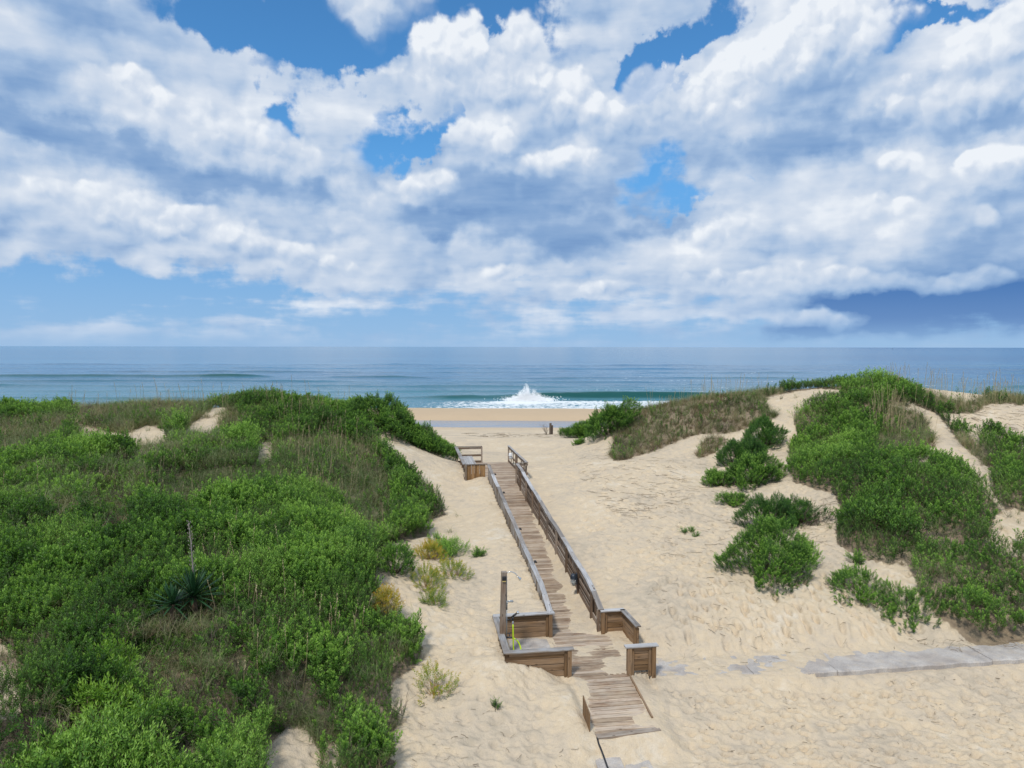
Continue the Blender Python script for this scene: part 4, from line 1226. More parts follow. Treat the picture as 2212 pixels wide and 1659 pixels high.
build_path()

# ---------------------------------------------------------------- marker posts on the beach
STUMP = mat_wood('driftwood', (.035, .025, .02), (.11, .08, .06), (.13, .115, .10), .6)
def build_beach_posts():
    for i, (cx, h, dark) in enumerate(((1062 / 1659, 1.24, 1), (1078 / 1659, 1.0, 0))):
        px = 940 + (1066 if i == 0 else 1079) * .2333; py = 912.5 + 108 * .2333
        Y = 75 + i * .2
        x, y, z = unproject(px, py, Y); z = float(ground_z(x, y))
        m = MB()
        m.prism((x, y, z - .4), (x + .02, y, z + h), (0, 1, 0), .24 if i == 0 else .26, .2, bev=.03)
        o = m.build('beach_post', STUMP)
        o['label'] = ['taller dark wooden post standing on the beach beyond the boardwalk', 'shorter grey wooden post standing right beside the taller beach post'][i]
        o['category'] = 'post'; o['group'] = 'posts on the beach'
build_beach_posts()

# ---------------------------------------------------------------- far things: beach tent top and a boat
def build_far_things():
    # rounded green beach shelter showing over the dune
    x, y, z = unproject(190, 884, 66.0)
    vs = []; fs = []; n = 16; rings = 8; R_ = 1.9; H_ = 2.2; base = float(beach_z(np.array([x]), np.array([y]))[0])
    H_ = (8.8 - 0.0 - (0)) and (unproject(190, 878, 66.0)[2] - base)
    for i in range(rings + 1):
        a = i / rings * PI / 2
        for k in range(n):
            b_ = 2 * PI * k / n; r = R_ * math.cos(a) ** .7 + .01; r *= 1 + .06 * math.cos(4 * b_)
            vs.append((r * math.cos(b_), r * math.sin(b_), H_ * math.sin(a)))
    for i in range(rings):
        for k in range(n):
            a = i * n + k; b_ = i * n + (k + 1) % n; fs.append((a, b_, b_ + n, a + n))
    me = bpy.data.meshes.new('canopy'); me.from_pydata(vs, [], fs); me.materials.append(plain('green_tent_cloth', (.01, .20, .09), .7)); me.update()
    t = thing('beach_tent', 'rounded dark green beach tent peeping over the left dune', 'tent', (x, y, base))
    o = link('tent_canopy', me, t)
    poles = [([(R_ * 1.02 * math.cos(b_) * math.cos(a) ** .7, R_ * 1.02 * math.sin(b_) * math.cos(a) ** .7, H_ * 1.01 * math.sin(a)) for a in np.linspace(0, PI / 2 * .98, 8)], .02) for b_ in (0, PI / 2, PI, 3 * PI / 2)]
    tube_mesh('tent_pole', poles, M_GREYP, t)
    # little boat
    x, y, z = on_plane(1928, 754, SEA_Z)
    x, y = x * 1.0, y * 1.0; s_ = y / 1500.0        # metres per survey unit at that distance
    L = 3.0 * s_; hull = []; hf = []; n = 9
    for i in range(n):
        f = i / (n - 1); xx = (f - .5) * L; w = .16 * L * math.sin(min(1, (1 - f) * 1.9 + .05) * PI / 2); hh = L * (.13 + .07 * f * f)
        hull += [(xx, -w, hh), (xx, -w * .6, 0), (xx, w * .6, 0), (xx, w, hh)]
    for i in range(n - 1):
        for k in range(3): q = i * 4 + k; hf.append((q, q + 4, q + 5, q + 1))
        hf.append((i * 4 + 3, i * 4 + 7, i * 4 + 4, i * 4))
    hf += [(0, 1, 2, 3), (n * 4 - 1, n * 4 - 2, n * 4 - 3, n * 4 - 4)]
    t = thing('boat', 'tiny dark fishing boat far out at sea on the right, just below the horizon', 'boat', (x, y, SEA_Z), .2)
    me = bpy.data.meshes.new('hull'); me.from_pydata(hull, [], hf); me.materials.append(M_GUN); me.update(); link('hull', me, t)
    m = MB(); m.prism((-L * .12, 0, L * .24), (L * .12, 0, L * .24), Z, L * .16, L * .16, bev=L * .01); m.build('cabin', M_GUN, t)
build_far_things()

# ---------------------------------------------------------------- foliage
def mat_leaf(name, stops, rough=.5, transl=.36, inst=True):
    m = bpy.data.materials.new(name); m.use_nodes = True; m.node_tree.nodes.clear()
    T = NT(m.node_tree)
    if inst: t = T.node('ShaderNodeAttribute', attribute_name='tint', attribute_type='INSTANCER').outputs['Fac']
    else: t = attr(T, 'tint')
    lf = attr(T, 'leafvar')
    k = T.m('ADD', T.m('MULTIPLY', t, .56), T.m('MULTIPLY', lf, .44))
    col = T.ramp(k, stops)
    b = T.node('ShaderNodeBsdfPrincipled'); T.l.new(col, b.inputs['Base Color'])
    b.inputs['Roughness'].default_value = rough; b.inputs['Specular IOR Level'].default_value = .35
    tr = T.node('ShaderNodeBsdfTranslucent'); T.l.new(T.mix(1.0, col, (1.3, 1.25, .6), 'MULTIPLY'), tr.inputs[0])
    mx = T.node('ShaderNodeMixShader'); mx.inputs[0].default_value = transl
    T.l.new(b.outputs[0], mx.inputs[1]); T.l.new(tr.outputs[0], mx.inputs[2])
    o = T.node('ShaderNodeOutputMaterial'); T.l.new(mx.outputs[0], o.inputs[0])
    return m
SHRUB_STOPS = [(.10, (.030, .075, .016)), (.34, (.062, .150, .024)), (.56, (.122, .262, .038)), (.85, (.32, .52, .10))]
DARK_STOPS = [(.12, (.026, .070, .018)), (.5, (.052, .145, .026)), (.9, (.14, .28, .050))]
YEL_STOPS = [(.1, (.10, .20, .03)), (.4, (.26, .33, .045)), (.65, (.44, .38, .05)), (.95, (.56, .34, .05))]
LIME_STOPS = [(.1, (.07, .18, .018)), (.5, (.15, .30, .03)), (.9, (.26, .42, .06))]
GRASS_STOPS = [(.10, (.065, .115, .032)), (.34, (.13, .19, .065)), (.56, (.21, .24, .11)), (.76, (.36, .31, .18)), (.95, (.44, .34, .20))]
BROWN_STOPS = [(.10, (.05, .065, .025)), (.35, (.11, .105, .045)), (.6, (.17, .125, .07)), (.9, (.28, .20, .12))]
LEAF_I = mat_leaf('shrub_leaf', SHRUB_STOPS)
GRASS_I = mat_leaf('dune_grass_blade', GRASS_STOPS, .6, .2)
LEAF_M = mat_leaf('bush_leaf', SHRUB_STOPS, inst=False); DARK_M = mat_leaf('dark_bush_leaf', DARK_STOPS, inst=False)
YEL_M = mat_leaf('yellowing_leaf', YEL_STOPS, inst=False); LIME_M = mat_leaf('bright_leaf', LIME_STOPS, inst=False)
GRASS_M = mat_leaf('tuft_blade', GRASS_STOPS, .6, .2, inst=False); BROWN_I = mat_leaf('dry_grass_blade', BROWN_STOPS, .7, .15)
def mat_twig(name, a, b_):
    m, T, b = new_mat(name)
    pos = T.node('ShaderNodeNewGeometry').outputs['Position']
    T.l.new(T.mix(T.noise(pos, 3.0, 4, .6), a, b_), b.inputs['Base Color']); b.inputs['Roughness'].default_value = .85
    return m
TWIG = mat_twig('grey_twig', (.05, .038, .030), (.20, .155, .125)); STEM = mat_twig('brown_stem', (.06, .04, .022), (.13, .085, .05))
ORANGE = mat_twig('orange_stem', (.30, .15, .05), (.45, .30, .10)); STALK = mat_twig('straw_stalk', (.26, .20, .10), (.50, .43, .26))

def rotmat(yaw, pitch):
    """columns: frames whose z axis leans by pitch from vertical towards heading yaw"""
    cy, sy, cp, sp = np.cos(yaw), np.sin(yaw), np.cos(pitch), np.sin(pitch)
    R = np.zeros(yaw.shape + (3, 3))
    R[..., 0, 0] = cy * cp; R[..., 0, 1] = -sy; R[..., 0, 2] = cy * sp
    R[..., 1, 0] = sy * cp; R[..., 1, 1] = cy; R[..., 1, 2] = sy * sp
    R[..., 2, 0] = -sp; R[..., 2, 2] = cp
    return R

def sprig(rng, H=.30, n=26, L=.070, W=.024, side=0):
    """leafy shoot: quads (verts 4 per leaf) + thin stem"""
    V = []; lean = rng.uniform(-.25, .25, 2)
    def stem(t): return np.array([lean[0] * H * t * t, lean[1] * H * t * t, H * t])
    for i in range(n):
        t = .12 + .88 * (i / (n - 1)) ** .9; p = stem(t); yaw = i * 2.4 + rng.uniform(-.3, .3)
        pitch = np.interp(t, [.1, .7, 1.0], [1.25, 1.05, .55]) + rng.uniform(-.2, .2)
        l = L * np.interp(t, [.1, .5, .95, 1], [.9, 1.1, .75, .6]) * rng.uniform(.8, 1.15); w = W * rng.uniform(.85, 1.2)
        R = rotmat(np.array(yaw), np.array(pitch)); d = R[:, 2]; s = R[:, 1]; up = R[:, 0] * -.12 * l
        V += [p, p + d * l * .5 + s * w * .5 + up * -1, p + d * l + up, p + d * l * .5 - s * w * .5 + up * -1]
    F = np.arange(len(V)).reshape(-1, 4)
    var = np.repeat(np.clip(.10 + .25 * np.linspace(0, 1, n) + .65 * smooth(np.linspace(0, 1, n), .72, .98) + rng.uniform(-.08, .1, n), 0, 1), 4)
    # stem as a crossed pair of slivers
    r = .003
    a, b_, c_ = stem(0), stem(.5), stem(1)
    SV = []
    for ax in (np.array([r, 0, 0]), np.array([0, r, 0])): SV += [a - ax, a + ax, b_ + ax * .7, b_ - ax * .7, b_ - ax * .7, b_ + ax * .7, c_ + ax * .3, c_ - ax * .3]
    SF = np.arange(len(SV)).reshape(-1, 4)
    return np.array(V), F, var, np.array(SV), SF

def tuft(rng, n=16, H=.6, W=.010, spread=.5, droop=.6):
    V = []; var = []
    for i in range(n):
        yaw = rng.uniform(0, 2 * PI); lean = abs(rng.normal(0, spread)); h = H * rng.uniform(.55, 1.15); w = W * rng.uniform(.7, 1.3)
        base = np.array([rng.normal(0, .05), rng.normal(0, .05), -.03]); dh = np.array([math.cos(yaw), math.sin(yaw), 0]); sd = np.array([-math.sin(yaw), math.cos(yaw), 0])
        pts = []
        for k in range(4):
            t = k / 3; a = lean + droop * t * t * rng.uniform(.7, 1.3)
            pts.append(base + dh * math.sin(a) * h * t + np.array([0, 0, math.cos(a * .9) * h * t]))
        c_ = rng.uniform(0, 1)
        for k in range(3):
            w0 = w * (1 - k / 3.3) * .5; w1 = w * (1 - (k + 1) / 3.3) * .5
            V += [pts[k] - sd * w0, pts[k] + sd * w0, pts[k + 1] + sd * w1, pts[k + 1] - sd * w1]; var += [c_] * 4
    V = np.array(V); return V, np.arange(len(V)).reshape(-1, 4), np.array(var), None, None

def oat(rng, H=1.4):
    """tall sea-oat stalk with a drooping seed head"""
    V = []; lean = rng.uniform(-.10, .16); yaw = rng.uniform(-.6, .6); r = .007
    def q(t): return np.array([math.cos(yaw) * H * lean * t * t * 1.5, math.sin(yaw) * H * lean * t * t, H * t])
    for k in range(5):
        a, b_ = q(k / 5), q((k + 1) / 5)
        for ax in (np.array([r, 0, 0]), np.array([0, r, 0])): V += [a - ax, a + ax, b_ + ax * .8, b_ - ax * .8]
    for k in range(10):
        t = .80 + .2 * k / 10; p = q(t); y2 = rng.uniform(0, 2 * PI); d = np.array([math.cos(y2), math.sin(y2), -.3]) * .035; s = np.array([-math.sin(y2), math.cos(y2), 0.4]) * .014
        V += [p, p + d * .5 + s, p + d, p + d * .5 - s]
    V = np.array(V); return V, np.arange(len(V)).reshape(-1, 4), np.full(len(V), .8), None, None

def twig(rng, H=.45, n=7, r=.004):
    V = []
    def br(p, d, l, rr, depth):
        for k in range(3):
            q = p + d * l / 3
            s = np.cross(d, [0, 0, 1.0]); s = s / (np.linalg.norm(s) + 1e-6); s2 = np.cross(d, s)
            for ax in (s * rr, s2 * rr): V.extend([p - ax, p + ax, q + ax * .8, q - ax * .8])
            p = q; d = d + rng.normal(0, .22, 3); d = d / np.linalg.norm(d); rr *= .85
            if depth and rng.random() < .8:
                d2 = d + rng.normal(0, .6, 3); d2 /= np.linalg.norm(d2); br(p, d2, l * .55, rr * .7, depth - 1)
    for i in range(n):
        d = np.array([rng.normal(0, .6), rng.normal(0, .6), 1.0]); d /= np.linalg.norm(d); br(np.array([0, 0, -.02]), d, H * rng.uniform(.6, 1.1), r, 1)
    V = np.array(V); return V, np.arange(len(V)).reshape(-1, 4), np.full(len(V), .5), None, None

def template(name, tp, leafmat, stemmat=None):
    V, F, var, SV, SF = tp
    if SV is not None:
        n = len(V); V = np.r_[V, SV]; mi = np.r_[np.zeros(len(F), int), np.ones(len(SF), int)]; F = np.r_[F, SF + n]; var = np.r_[var, np.full(len(SV), .2)]
        me = mesh_from(name, V, F, 4, None, False, {'leafvar': var}, mats=[leafmat, stemmat], mat_idx=mi)
    else:
        me = mesh_from(name, V, F, 4, leafmat, False, {'leafvar': var})
    return bpy.data.objects.new(name, me)

def scatter(name, pts, rot, scl, idx, tint, temps, **props):
    """one object whose points each carry one of the template meshes"""
    me = bpy.data.meshes.new(name); n = len(pts)
    me.vertices.add(n); me.vertices.foreach_set('co', np.asarray(pts, np.float32).ravel())
    a = me.attributes.new('rot', 'FLOAT_VECTOR', 'POINT'); a.data.foreach_set('vector', np.asarray(rot, np.float32).ravel())
    a = me.attributes.new('scl', 'FLOAT', 'POINT'); a.data.foreach_set('value', np.asarray(scl, np.float32))
    a = me.attributes.new('idx', 'INT', 'POINT'); a.data.foreach_set('value', np.asarray(idx, np.int32))
    a = me.attributes.new('tint', 'FLOAT', 'POINT'); a.data.foreach_set('value', np.asarray(tint, np.float32))
    o = link(name, me, None, **props)
    g = bpy.data.node_groups.new(name, 'GeometryNodeTree')
    g.interface.new_socket('Geometry', in_out='INPUT', socket_type='NodeSocketGeometry'); g.interface.new_socket('Geometry', in_out='OUTPUT', socket_type='NodeSocketGeometry')
    gi = g.nodes.new('NodeGroupInput'); go = g.nodes.new('NodeGroupOutput')
    jn = g.nodes.new('GeometryNodeJoinGeometry')
    for t in reversed(temps):
        oi = g.nodes.new('GeometryNodeObjectInfo'); oi.inputs['Object'].default_value = t; oi.transform_space = 'ORIGINAL'
        ti = g.nodes.new('GeometryNodeGeometryToInstance'); g.links.new(oi.outputs['Geometry'], ti.inputs[0]); g.links.new(ti.outputs[0], jn.inputs[0])
    ip = g.nodes.new('GeometryNodeInstanceOnPoints')
    g.links.new(gi.outputs[0], ip.inputs['Points']); g.links.new(jn.outputs[0], ip.inputs['Instance'])
    ip.inputs['Pick Instance'].default_value = True
    def na(nm, typ):
        q = g.nodes.new('GeometryNodeInputNamedAttribute'); q.data_type = typ; q.inputs['Name'].default_value = nm; return q.outputs['Attribute']
    g.links.new(na('idx', 'INT'), ip.inputs['Instance Index']); g.links.new(na('rot', 'FLOAT_VECTOR'), ip.inputs['Rotation']); g.links.new(na('scl', 'FLOAT'), ip.inputs['Scale'])
    g.links.new(ip.outputs[0], go.inputs[0])
    md = o.modifiers.new('scatter', 'NODES'); md.node_group = g
    return o

rg = np.random.default_rng(5)
SPRIGS = [template('shoot', sprig(rg, .26 + .04 * i, 22 + 2 * i, .066 + .006 * i, .023 + .002 * i), LEAF_I, STEM) for i in range(4)]
SPRIGS += [template('small_shoot', sprig(rg, .22 + .04 * i, 26, .045, .016), LEAF_I, STEM) for i in range(3)]
SPRIGS += [template('long_shoot', sprig(rg, .34 + .06 * i, 18, .105, .021), LEAF_I, STEM) for i in range(3)]
TUFTS = [template('tuft', tuft(rg, 18, .62 + .05 * i, .011, .42, .7), GRASS_I) for i in range(4)]
DRY = [template('dry_tuft', tuft(rg, 18, .55, .012, .6, .9), BROWN_I) for i in range(3)]
OATS = [template('oat_stalk', oat(rg, 1.1 + .12 * i), STALK) for i in range(5)]
TWIGS = [template('twig_spray', twig(rg), TWIG) for i in range(3)]

def mounds(x, y):
    """rounded single shrubs merging into a thicket: (height 0..1, random value of the shrub)"""
    gx = x / 1.55 + .3 * fbm(x * .8, y * .8, 2, 461); gy = y / 1.55 + .3 * fbm(x * .8, y * .8, 2, 463)
    ix = np.floor(gx); iy = np.floor(gy); best = np.full(np.shape(x), 9.0); rv = np.zeros(np.shape(x))
    for a in (-1, 0, 1):
        for b_ in (-1, 0, 1):
            hx = _hash(ix + a, iy + b_, 471); hy = _hash(ix + a, iy + b_, 472); q = _hash(ix + a, iy + b_, 473)
            d = np.hypot(gx - ix - a - hx, gy - iy - b_ - hy) * (1.25 - .5 * q)
            k = d < best; best = np.where(k, d, best); rv = np.where(k, q, rv)
    return np.sqrt(np.clip(1 - (best / 1.0) ** 2, 0, 1)), rv
def canopy(x, y):
    """height of the shrub tops above the sand"""
    m, rv = mounds(x, y)
    return (.06 + .70 * m + .50 * np.clip(.5 + fbm(x * .55, y * .55, 3, 401), 0, 1.1) * m + .18 * fbm(x * 2.2, y * 2.2, 2, 405)) * np.where(x > 4, .82, 1.0) * (1 - .35 * smooth(y, 38, 46))

def sample_area(n, rmin, rmax, amin, amax, power):
    """points in a ring sector about the house; density falls off with distance**power"""
    t = RNG.random(n); k = 2 - power
    r = (rmin ** k + t * (rmax ** k - rmin ** k)) ** (1 / k)
    a = np.radians(RNG.uniform(amin, amax, n))
    return r * np.sin(a), r * np.cos(a)

def blocked(x, y):
    u, v = to_uv(x, y)
    return box_mask(u, v, -3.6, 1.2, -6.5, 24.2)

def plant_cover():
    # --- shrubs
    for nm, am, aM, n, xs in (('left', -47, -2, 190000, -1), ('right', 8, 47, 100000, 1)):
        x, y = sample_area(n, 9.5, 62, am, aM, 1.25)
        z = ground_z(x, y); sh, gr = cover(x, y, z)
        ok = (RNG.random(len(x)) < sh) & ~blocked(x, y)
        x, y, z, sh = x[ok], y[ok], z[ok], sh[ok]
        # height eases off towards the edge of the mass
        e = 0
        for dx, dy in ((.45, 0), (-.45, 0), (0, .45), (0, -.45)): e = e + cover(x + dx, y + dy)[0]
        edge = np.clip(e / 4, 0, 1)
        h = canopy(x, y) * (.35 + .65 * edge)
        for (gp, rad) in CLEAR:
            near_ = smooth(np.hypot(x - gp[0], (y - gp[1] + .35) * .8), rad * .5, rad); h = h * (.15 + .85 * near_)
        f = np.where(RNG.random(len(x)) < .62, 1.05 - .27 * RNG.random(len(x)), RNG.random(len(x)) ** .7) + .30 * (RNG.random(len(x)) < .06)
        pz = z + np.maximum(h * f - .22, -.05)
        gx = (canopy(x + .15, y) - canopy(x - .15, y)) / .3; gy = (canopy(x, y + .15) - canopy(x, y - .15)) / .3
        rot = np.c_[gy * -.45 * -1 + RNG.normal(0, .30, len(x)), -gx * .45 * -1 * -1 + RNG.normal(0, .30, len(x)), RNG.uniform(0, 2 * PI, len(x))]
        r = np.hypot(x, y)
        scl = RNG.uniform(.75, 1.2, len(x)) * np.interp(r, [10, 25, 50], [.85, 1.1, 1.5])
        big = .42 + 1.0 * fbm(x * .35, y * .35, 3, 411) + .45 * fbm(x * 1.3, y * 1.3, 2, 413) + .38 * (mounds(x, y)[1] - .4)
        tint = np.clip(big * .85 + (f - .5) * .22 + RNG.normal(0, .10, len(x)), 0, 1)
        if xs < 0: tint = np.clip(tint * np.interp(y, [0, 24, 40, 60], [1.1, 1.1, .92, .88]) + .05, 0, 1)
        rv = mounds(x, y)[1]; n3 = RNG.random(len(x)); sp3 = (rv * 7.3) % 1
        spec = np.where(sp3 < .5, RNG.integers(0, 4, len(x)), np.where(sp3 < .78, RNG.integers(4, 7, len(x)), RNG.integers(7, 10, len(x))))
        scl = scl * (.82 + .45 * ((rv * 13.7) % 1))
        tint = np.clip(tint - .10 * (sp3 >= .5) * (sp3 < .78) + .08 * (sp3 >= .78), 0, 1)
        keep = (rv > .05) | (n3 < .3)
        x, y, pz, rot, scl, spec, tint = x[keep], y[keep], pz[keep], rot[keep], scl[keep], spec[keep], tint[keep]
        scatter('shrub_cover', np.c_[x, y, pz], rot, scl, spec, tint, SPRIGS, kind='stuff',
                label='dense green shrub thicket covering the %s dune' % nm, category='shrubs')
    # --- grasses
    for nm, am, aM, n, xs in (('left', -47, 0, 52000, -1), ('right', 6, 47, 34000, 1)):
        x, y = sample_area(n, 9.5, 60, am, aM, .9)
        z = ground_z(x, y); sh, gr = cover(x, y, z)
        ok = (RNG.random(len(x)) < gr * .95) & ~blocked(x, y); x, y, z, gr, sh = x[ok], y[ok], z[ok], gr[ok], sh[ok]
        pz = z + np.where(sh > .5, canopy(x, y) * .55, 0)
        rot = np.c_[RNG.normal(0, .15, len(x)), RNG.normal(.05, .15, len(x)), RNG.uniform(0, 2 * PI, len(x))]
        scl = RNG.uniform(.55, 1.1, len(x)) * np.interp(np.hypot(x, y), [10, 25, 38, 50], [.8, .95, 1.3, 1.5]) * np.where(x > 4, .85, 1)
        dryness = .5 + 1.2 * fbm(x * .4, y * .4, 3, 421)
        dryzone = ((x > 5) & (x < 17) & (y > 40)) * .45 + ((x < 0) & (x > -12) & (y < 28)) * .18
        isdry = RNG.random(len(x)) < np.clip(dryness * .4 + dryzone - .05, 0, .9)
        idx = np.where(isdry, 4 + RNG.integers(0, 3, len(x)), RNG.integers(0, 4, len(x)))
        tint = np.clip(.42 + .14 * (y > 36) + .9 * fbm(x * .5, y * .5, 2, 431) + RNG.normal(0, .12, len(x)), 0, 1)
        scatter('dune_grass', np.c_[x, y, pz], rot, scl, idx, tint, TUFTS + DRY, kind='stuff',
                label='thick dune grass, green and straw coloured, on the %s dune' % nm, category='dune grass')
    # --- dead sprays under and between
    x, y = sample_area(16000, 10, 52, -47, 47, 1.2)
    z = ground_z(x, y); sh, gr = cover(x, y, z); th = fbm(x * .45, y * .45, 3, 51)
    ok = (RNG.random(len(x)) < np.maximum(sh * np.where(mounds(x, y)[1] < .05, .9, .22), (th > .08) * (sh > 0) * .7) + gr * .14) & ~blocked(x, y)
    x, y, z = x[ok], y[ok], z[ok]; n = len(x)
    scatter('dead_brushwood', np.c_[x, y, z + np.where(RNG.random(n) < .5, .12, .55) * RNG.random(n)], np.c_[RNG.normal(0, .35, n), RNG.normal(0, .35, n), RNG.uniform(0, 6.28, n)],
            RNG.uniform(.7, 1.4, n), RNG.integers(0, 3, n), RNG.random(n), TWIGS, kind='stuff', label='dead grey twigs showing between the shrubs on the dunes', category='brushwood')
    # --- sea oats along the crests and in drifts
    pts = []
    def oats(poly, n):
        c0 = 0
        while c0 < n:
            px = RNG.uniform(min(p[0] for p in poly), max(p[0] for p in poly), 400); py = RNG.uniform(min(p[1] for p in poly), max(p[1] for p in poly), 400)
            k = in_poly(px, py, poly)
            for a, b_ in zip(px[k], py[k]):
                g = ground_at(a, b_)
                if g is None or g[1] > 56: continue
                if vnoise(g[0] * 1.1, g[1] * 1.1, 441) < .35: continue
                pts.append(g); c0 += 1
                if c0 >= n: break
    oats([(130, 882), (330, 872), (560, 862), (660, 872), (760, 895), (700, 930), (560, 890), (330, 895), (130, 905)], 120)
    oats([(600, 900), (760, 920), (830, 1000), (800, 1060), (700, 1080), (620, 1000)], 130)
    oats([(400, 1080), (820, 1060), (830, 1180), (500, 1300), (350, 1200)], 70)
    oats([(440, 1300), (800, 1340), (780, 1500), (500, 1540)], 50)
    oats([(0, 960), (400, 960), (600, 1050), (300, 1150), (0, 1150)], 60)
    oats([(1340, 885), (1500, 862), (1620, 850), (1660, 862), (1500, 890), (1380, 900)], 60)
    oats([(1900, 830), (2212, 862), (2212, 880), (2080, 872), (1920, 846)], 110)
    oats([(1890, 880), (2010, 890), (2020, 950), (1960, 965), (1880, 940)], 90)
    pts = np.array(pts); n = len(pts)
    yb = pts[:, 1]
    scatter('sea_oats', pts, np.c_[RNG.normal(0, .08, n), RNG.normal(.04, .09, n), RNG.uniform(-.8, .8, n)], RNG.uniform(.7, 1.15, n) * np.interp(yb, [15, 30, 50], [.85, .9, 1.25]),
            RNG.integers(0, 5, n), RNG.random(n), OATS, kind='stuff', label='tall straw coloured sea oat stalks standing above the dune tops', category='sea oats')

def ground_at(px, py, zoff=0.0):
    """where the line of sight through a surveyed bearing meets the sand"""
    Y = np.linspace(9, 78, 700)
    d = CR @ np.array([(px - 1106) / FPX, (829.5 - py) / FPX, -1.0]); t = Y / d[1]
    X = d[0] * t; Zr = CAM_H + d[2] * t - zoff
    g = ground_z(X, Y); k = np.nonzero(Zr < g)[0]
    if len(k) == 0: return None
    i = k[0]
    if i == 0: return None
    f = (Zr[i - 1] - g[i - 1]) / ((Zr[i - 1] - g[i - 1]) - (Zr[i] - g[i]) + 1e-9)
    return float(X[i - 1] + (X[i] - X[i - 1]) * f), float(Y[i - 1] + (Y[i] - Y[i - 1]) * f), float(g[i - 1] + (g[i] - g[i - 1]) * f)

CLEAR = [(ground_at(420, 1352), .95), (ground_at(372, 1372), .75), (ground_at(232, 1592), .8), (ground_at(838, 1335), .6)]
plant_cover()

SPR_RAW = [sprig(rg, .20 + .03 * i, 18 + 2 * i, .056, .021) for i in range(5)]
SPR_SPARSE = [sprig(rg, .22 + .04 * i, 17, .052, .022) for i in range(4)]
SPR_LONG = [sprig(rg, .45, 20, .15, .028) for i in range(3)]

def join_sprigs(tps, P, yaw, pitch, scl, tint):
    Vs = []; Fs = []; var = []; tn = []; SVs = []; n = 0; sn = 0
    R = rotmat(yaw, pitch); idx = RNG.integers(0, len(tps), len(P)); spin = RNG.uniform(0, 2 * PI, len(P))
    for k in range(len(P)):
        V, F, va, SV, SF = tps[idx[k]]; c_, s_ = math.cos(spin[k]), math.sin(spin[k])
        S = np.array([[c_, -s_, 0], [s_, c_, 0], [0, 0, 1]]); M = (R[k] @ S) * scl[k]
        Vs.append(V @ M.T + P[k]); var.append(va); tn.append(np.full(len(V), tint[k])); SVs.append(SV @ M.T + P[k])
    V = np.concatenate(Vs); SV = np.concatenate(SVs)
    return V, np.concatenate(var), np.concatenate(tn), SV

def bush(label, px, py, w_px, h, dense=1.0, mat=None, tps=None, group=None, squash=1.0, name='bush', cat='bush', tint0=.5, dead=0.0, flat=.0, stemmat=None, depth=None, sc=1.0, upright=.45, lean=(0, 0)):
    """a free-standing bush rooted where the bearing px, py meets the sand; w_px is its width in survey units"""
    g = ground_at(px, py)
    if g is None: return None
    x0, y0, z0 = g; R0 = w_px / 1500.0 * y0 / 2; D0 = depth or R0 * .85
    t = thing(name, label, cat, (x0, y0, z0), 0, group)
    n = int(max(10, dense * 700 * R0 * D0 + dense * 80 * h))
    a = RNG.uniform(0, 2 * PI, n); rr = RNG.random(n) ** .5
    wob = 1 + .26 * np.sin(a * 3 + RNG.uniform(0, 6)) + .20 * np.sin(a * 5 + RNG.uniform(0, 6))
    X = np.cos(a) * rr * R0 * wob; Y = np.sin(a) * rr * D0 * wob
    prof = np.sqrt(np.clip(1 - (rr * .93) ** 2.2, 0, 1)); lump = .55 + .85 * vnoise((X + x0) * 2.0, (Y + y0) * 2.0, 501)
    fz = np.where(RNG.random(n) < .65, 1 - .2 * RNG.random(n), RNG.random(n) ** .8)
    gz = ground_z(X + x0, Y + y0) - z0
    Zp = gz + np.maximum(h * prof * lump * fz - .14, -.02)
    P = np.c_[X + lean[0] * Zp, Y + lean[1] * Zp, Zp]
    out = rr * (1.05 - upright * .6)
    yaw = a + RNG.normal(0, .4, n); pitch = np.clip(out * .95 + RNG.normal(0, .22, n), 0, 1.4)
    scl = RNG.uniform(.75, 1.2, n) * sc * (1 if y0 < 35 else 1.25)
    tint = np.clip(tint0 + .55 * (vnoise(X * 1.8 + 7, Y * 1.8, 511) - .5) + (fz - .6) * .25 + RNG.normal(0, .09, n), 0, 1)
    V, var, tn, SV = join_sprigs(tps or SPR_RAW, P, yaw, pitch, scl, tint)
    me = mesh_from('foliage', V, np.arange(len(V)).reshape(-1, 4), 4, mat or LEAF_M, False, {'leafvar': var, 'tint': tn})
    link('foliage', me, t)
    # branches fan from the root to a share of the shoots
    paths = []
    for k in RNG.permutation(n)[:int(min(n * .5, 20 + 40 * R0 + 80 * dead))]:
        e = P[k]; b0 = np.array([X[k] * .15, Y[k] * .15, gz[k] * .15 - .05]); mid = (b0 + e) / 2 + np.array([0, 0, -.06]) + RNG.normal(0, .05, 3)
        paths.append(([b0, mid, e], [.009, .006, .003]))
    tube_mesh('branch', paths, stemmat or STEM, t, seg=4)
    if dead:
        k = int(30 * dead * (1 + R0)); dv = []
        rgl = np.random.default_rng(int(px))
        for i in range(k):
            tp = twig(rgl, .5, 3, .005)[0]; aa = rgl.uniform(0, 6.28); q = rgl.random() ** .5
            bx = math.cos(aa) * q * R0 * 1.15 + R0 * .35; by = math.sin(aa) * q * D0 * 1.1 - D0 * .2
            bz = float(ground_z(np.array([x0 + bx]), np.array([y0 + by]))[0]) - z0
            dv.append(tp + np.array([bx, by, bz]))
        dv = np.concatenate(dv); me = mesh_from('dead_twigs', dv, np.arange(len(dv)).reshape(-1, 4), 4, TWIG, False); link('dead_twigs', me, t)
    return t

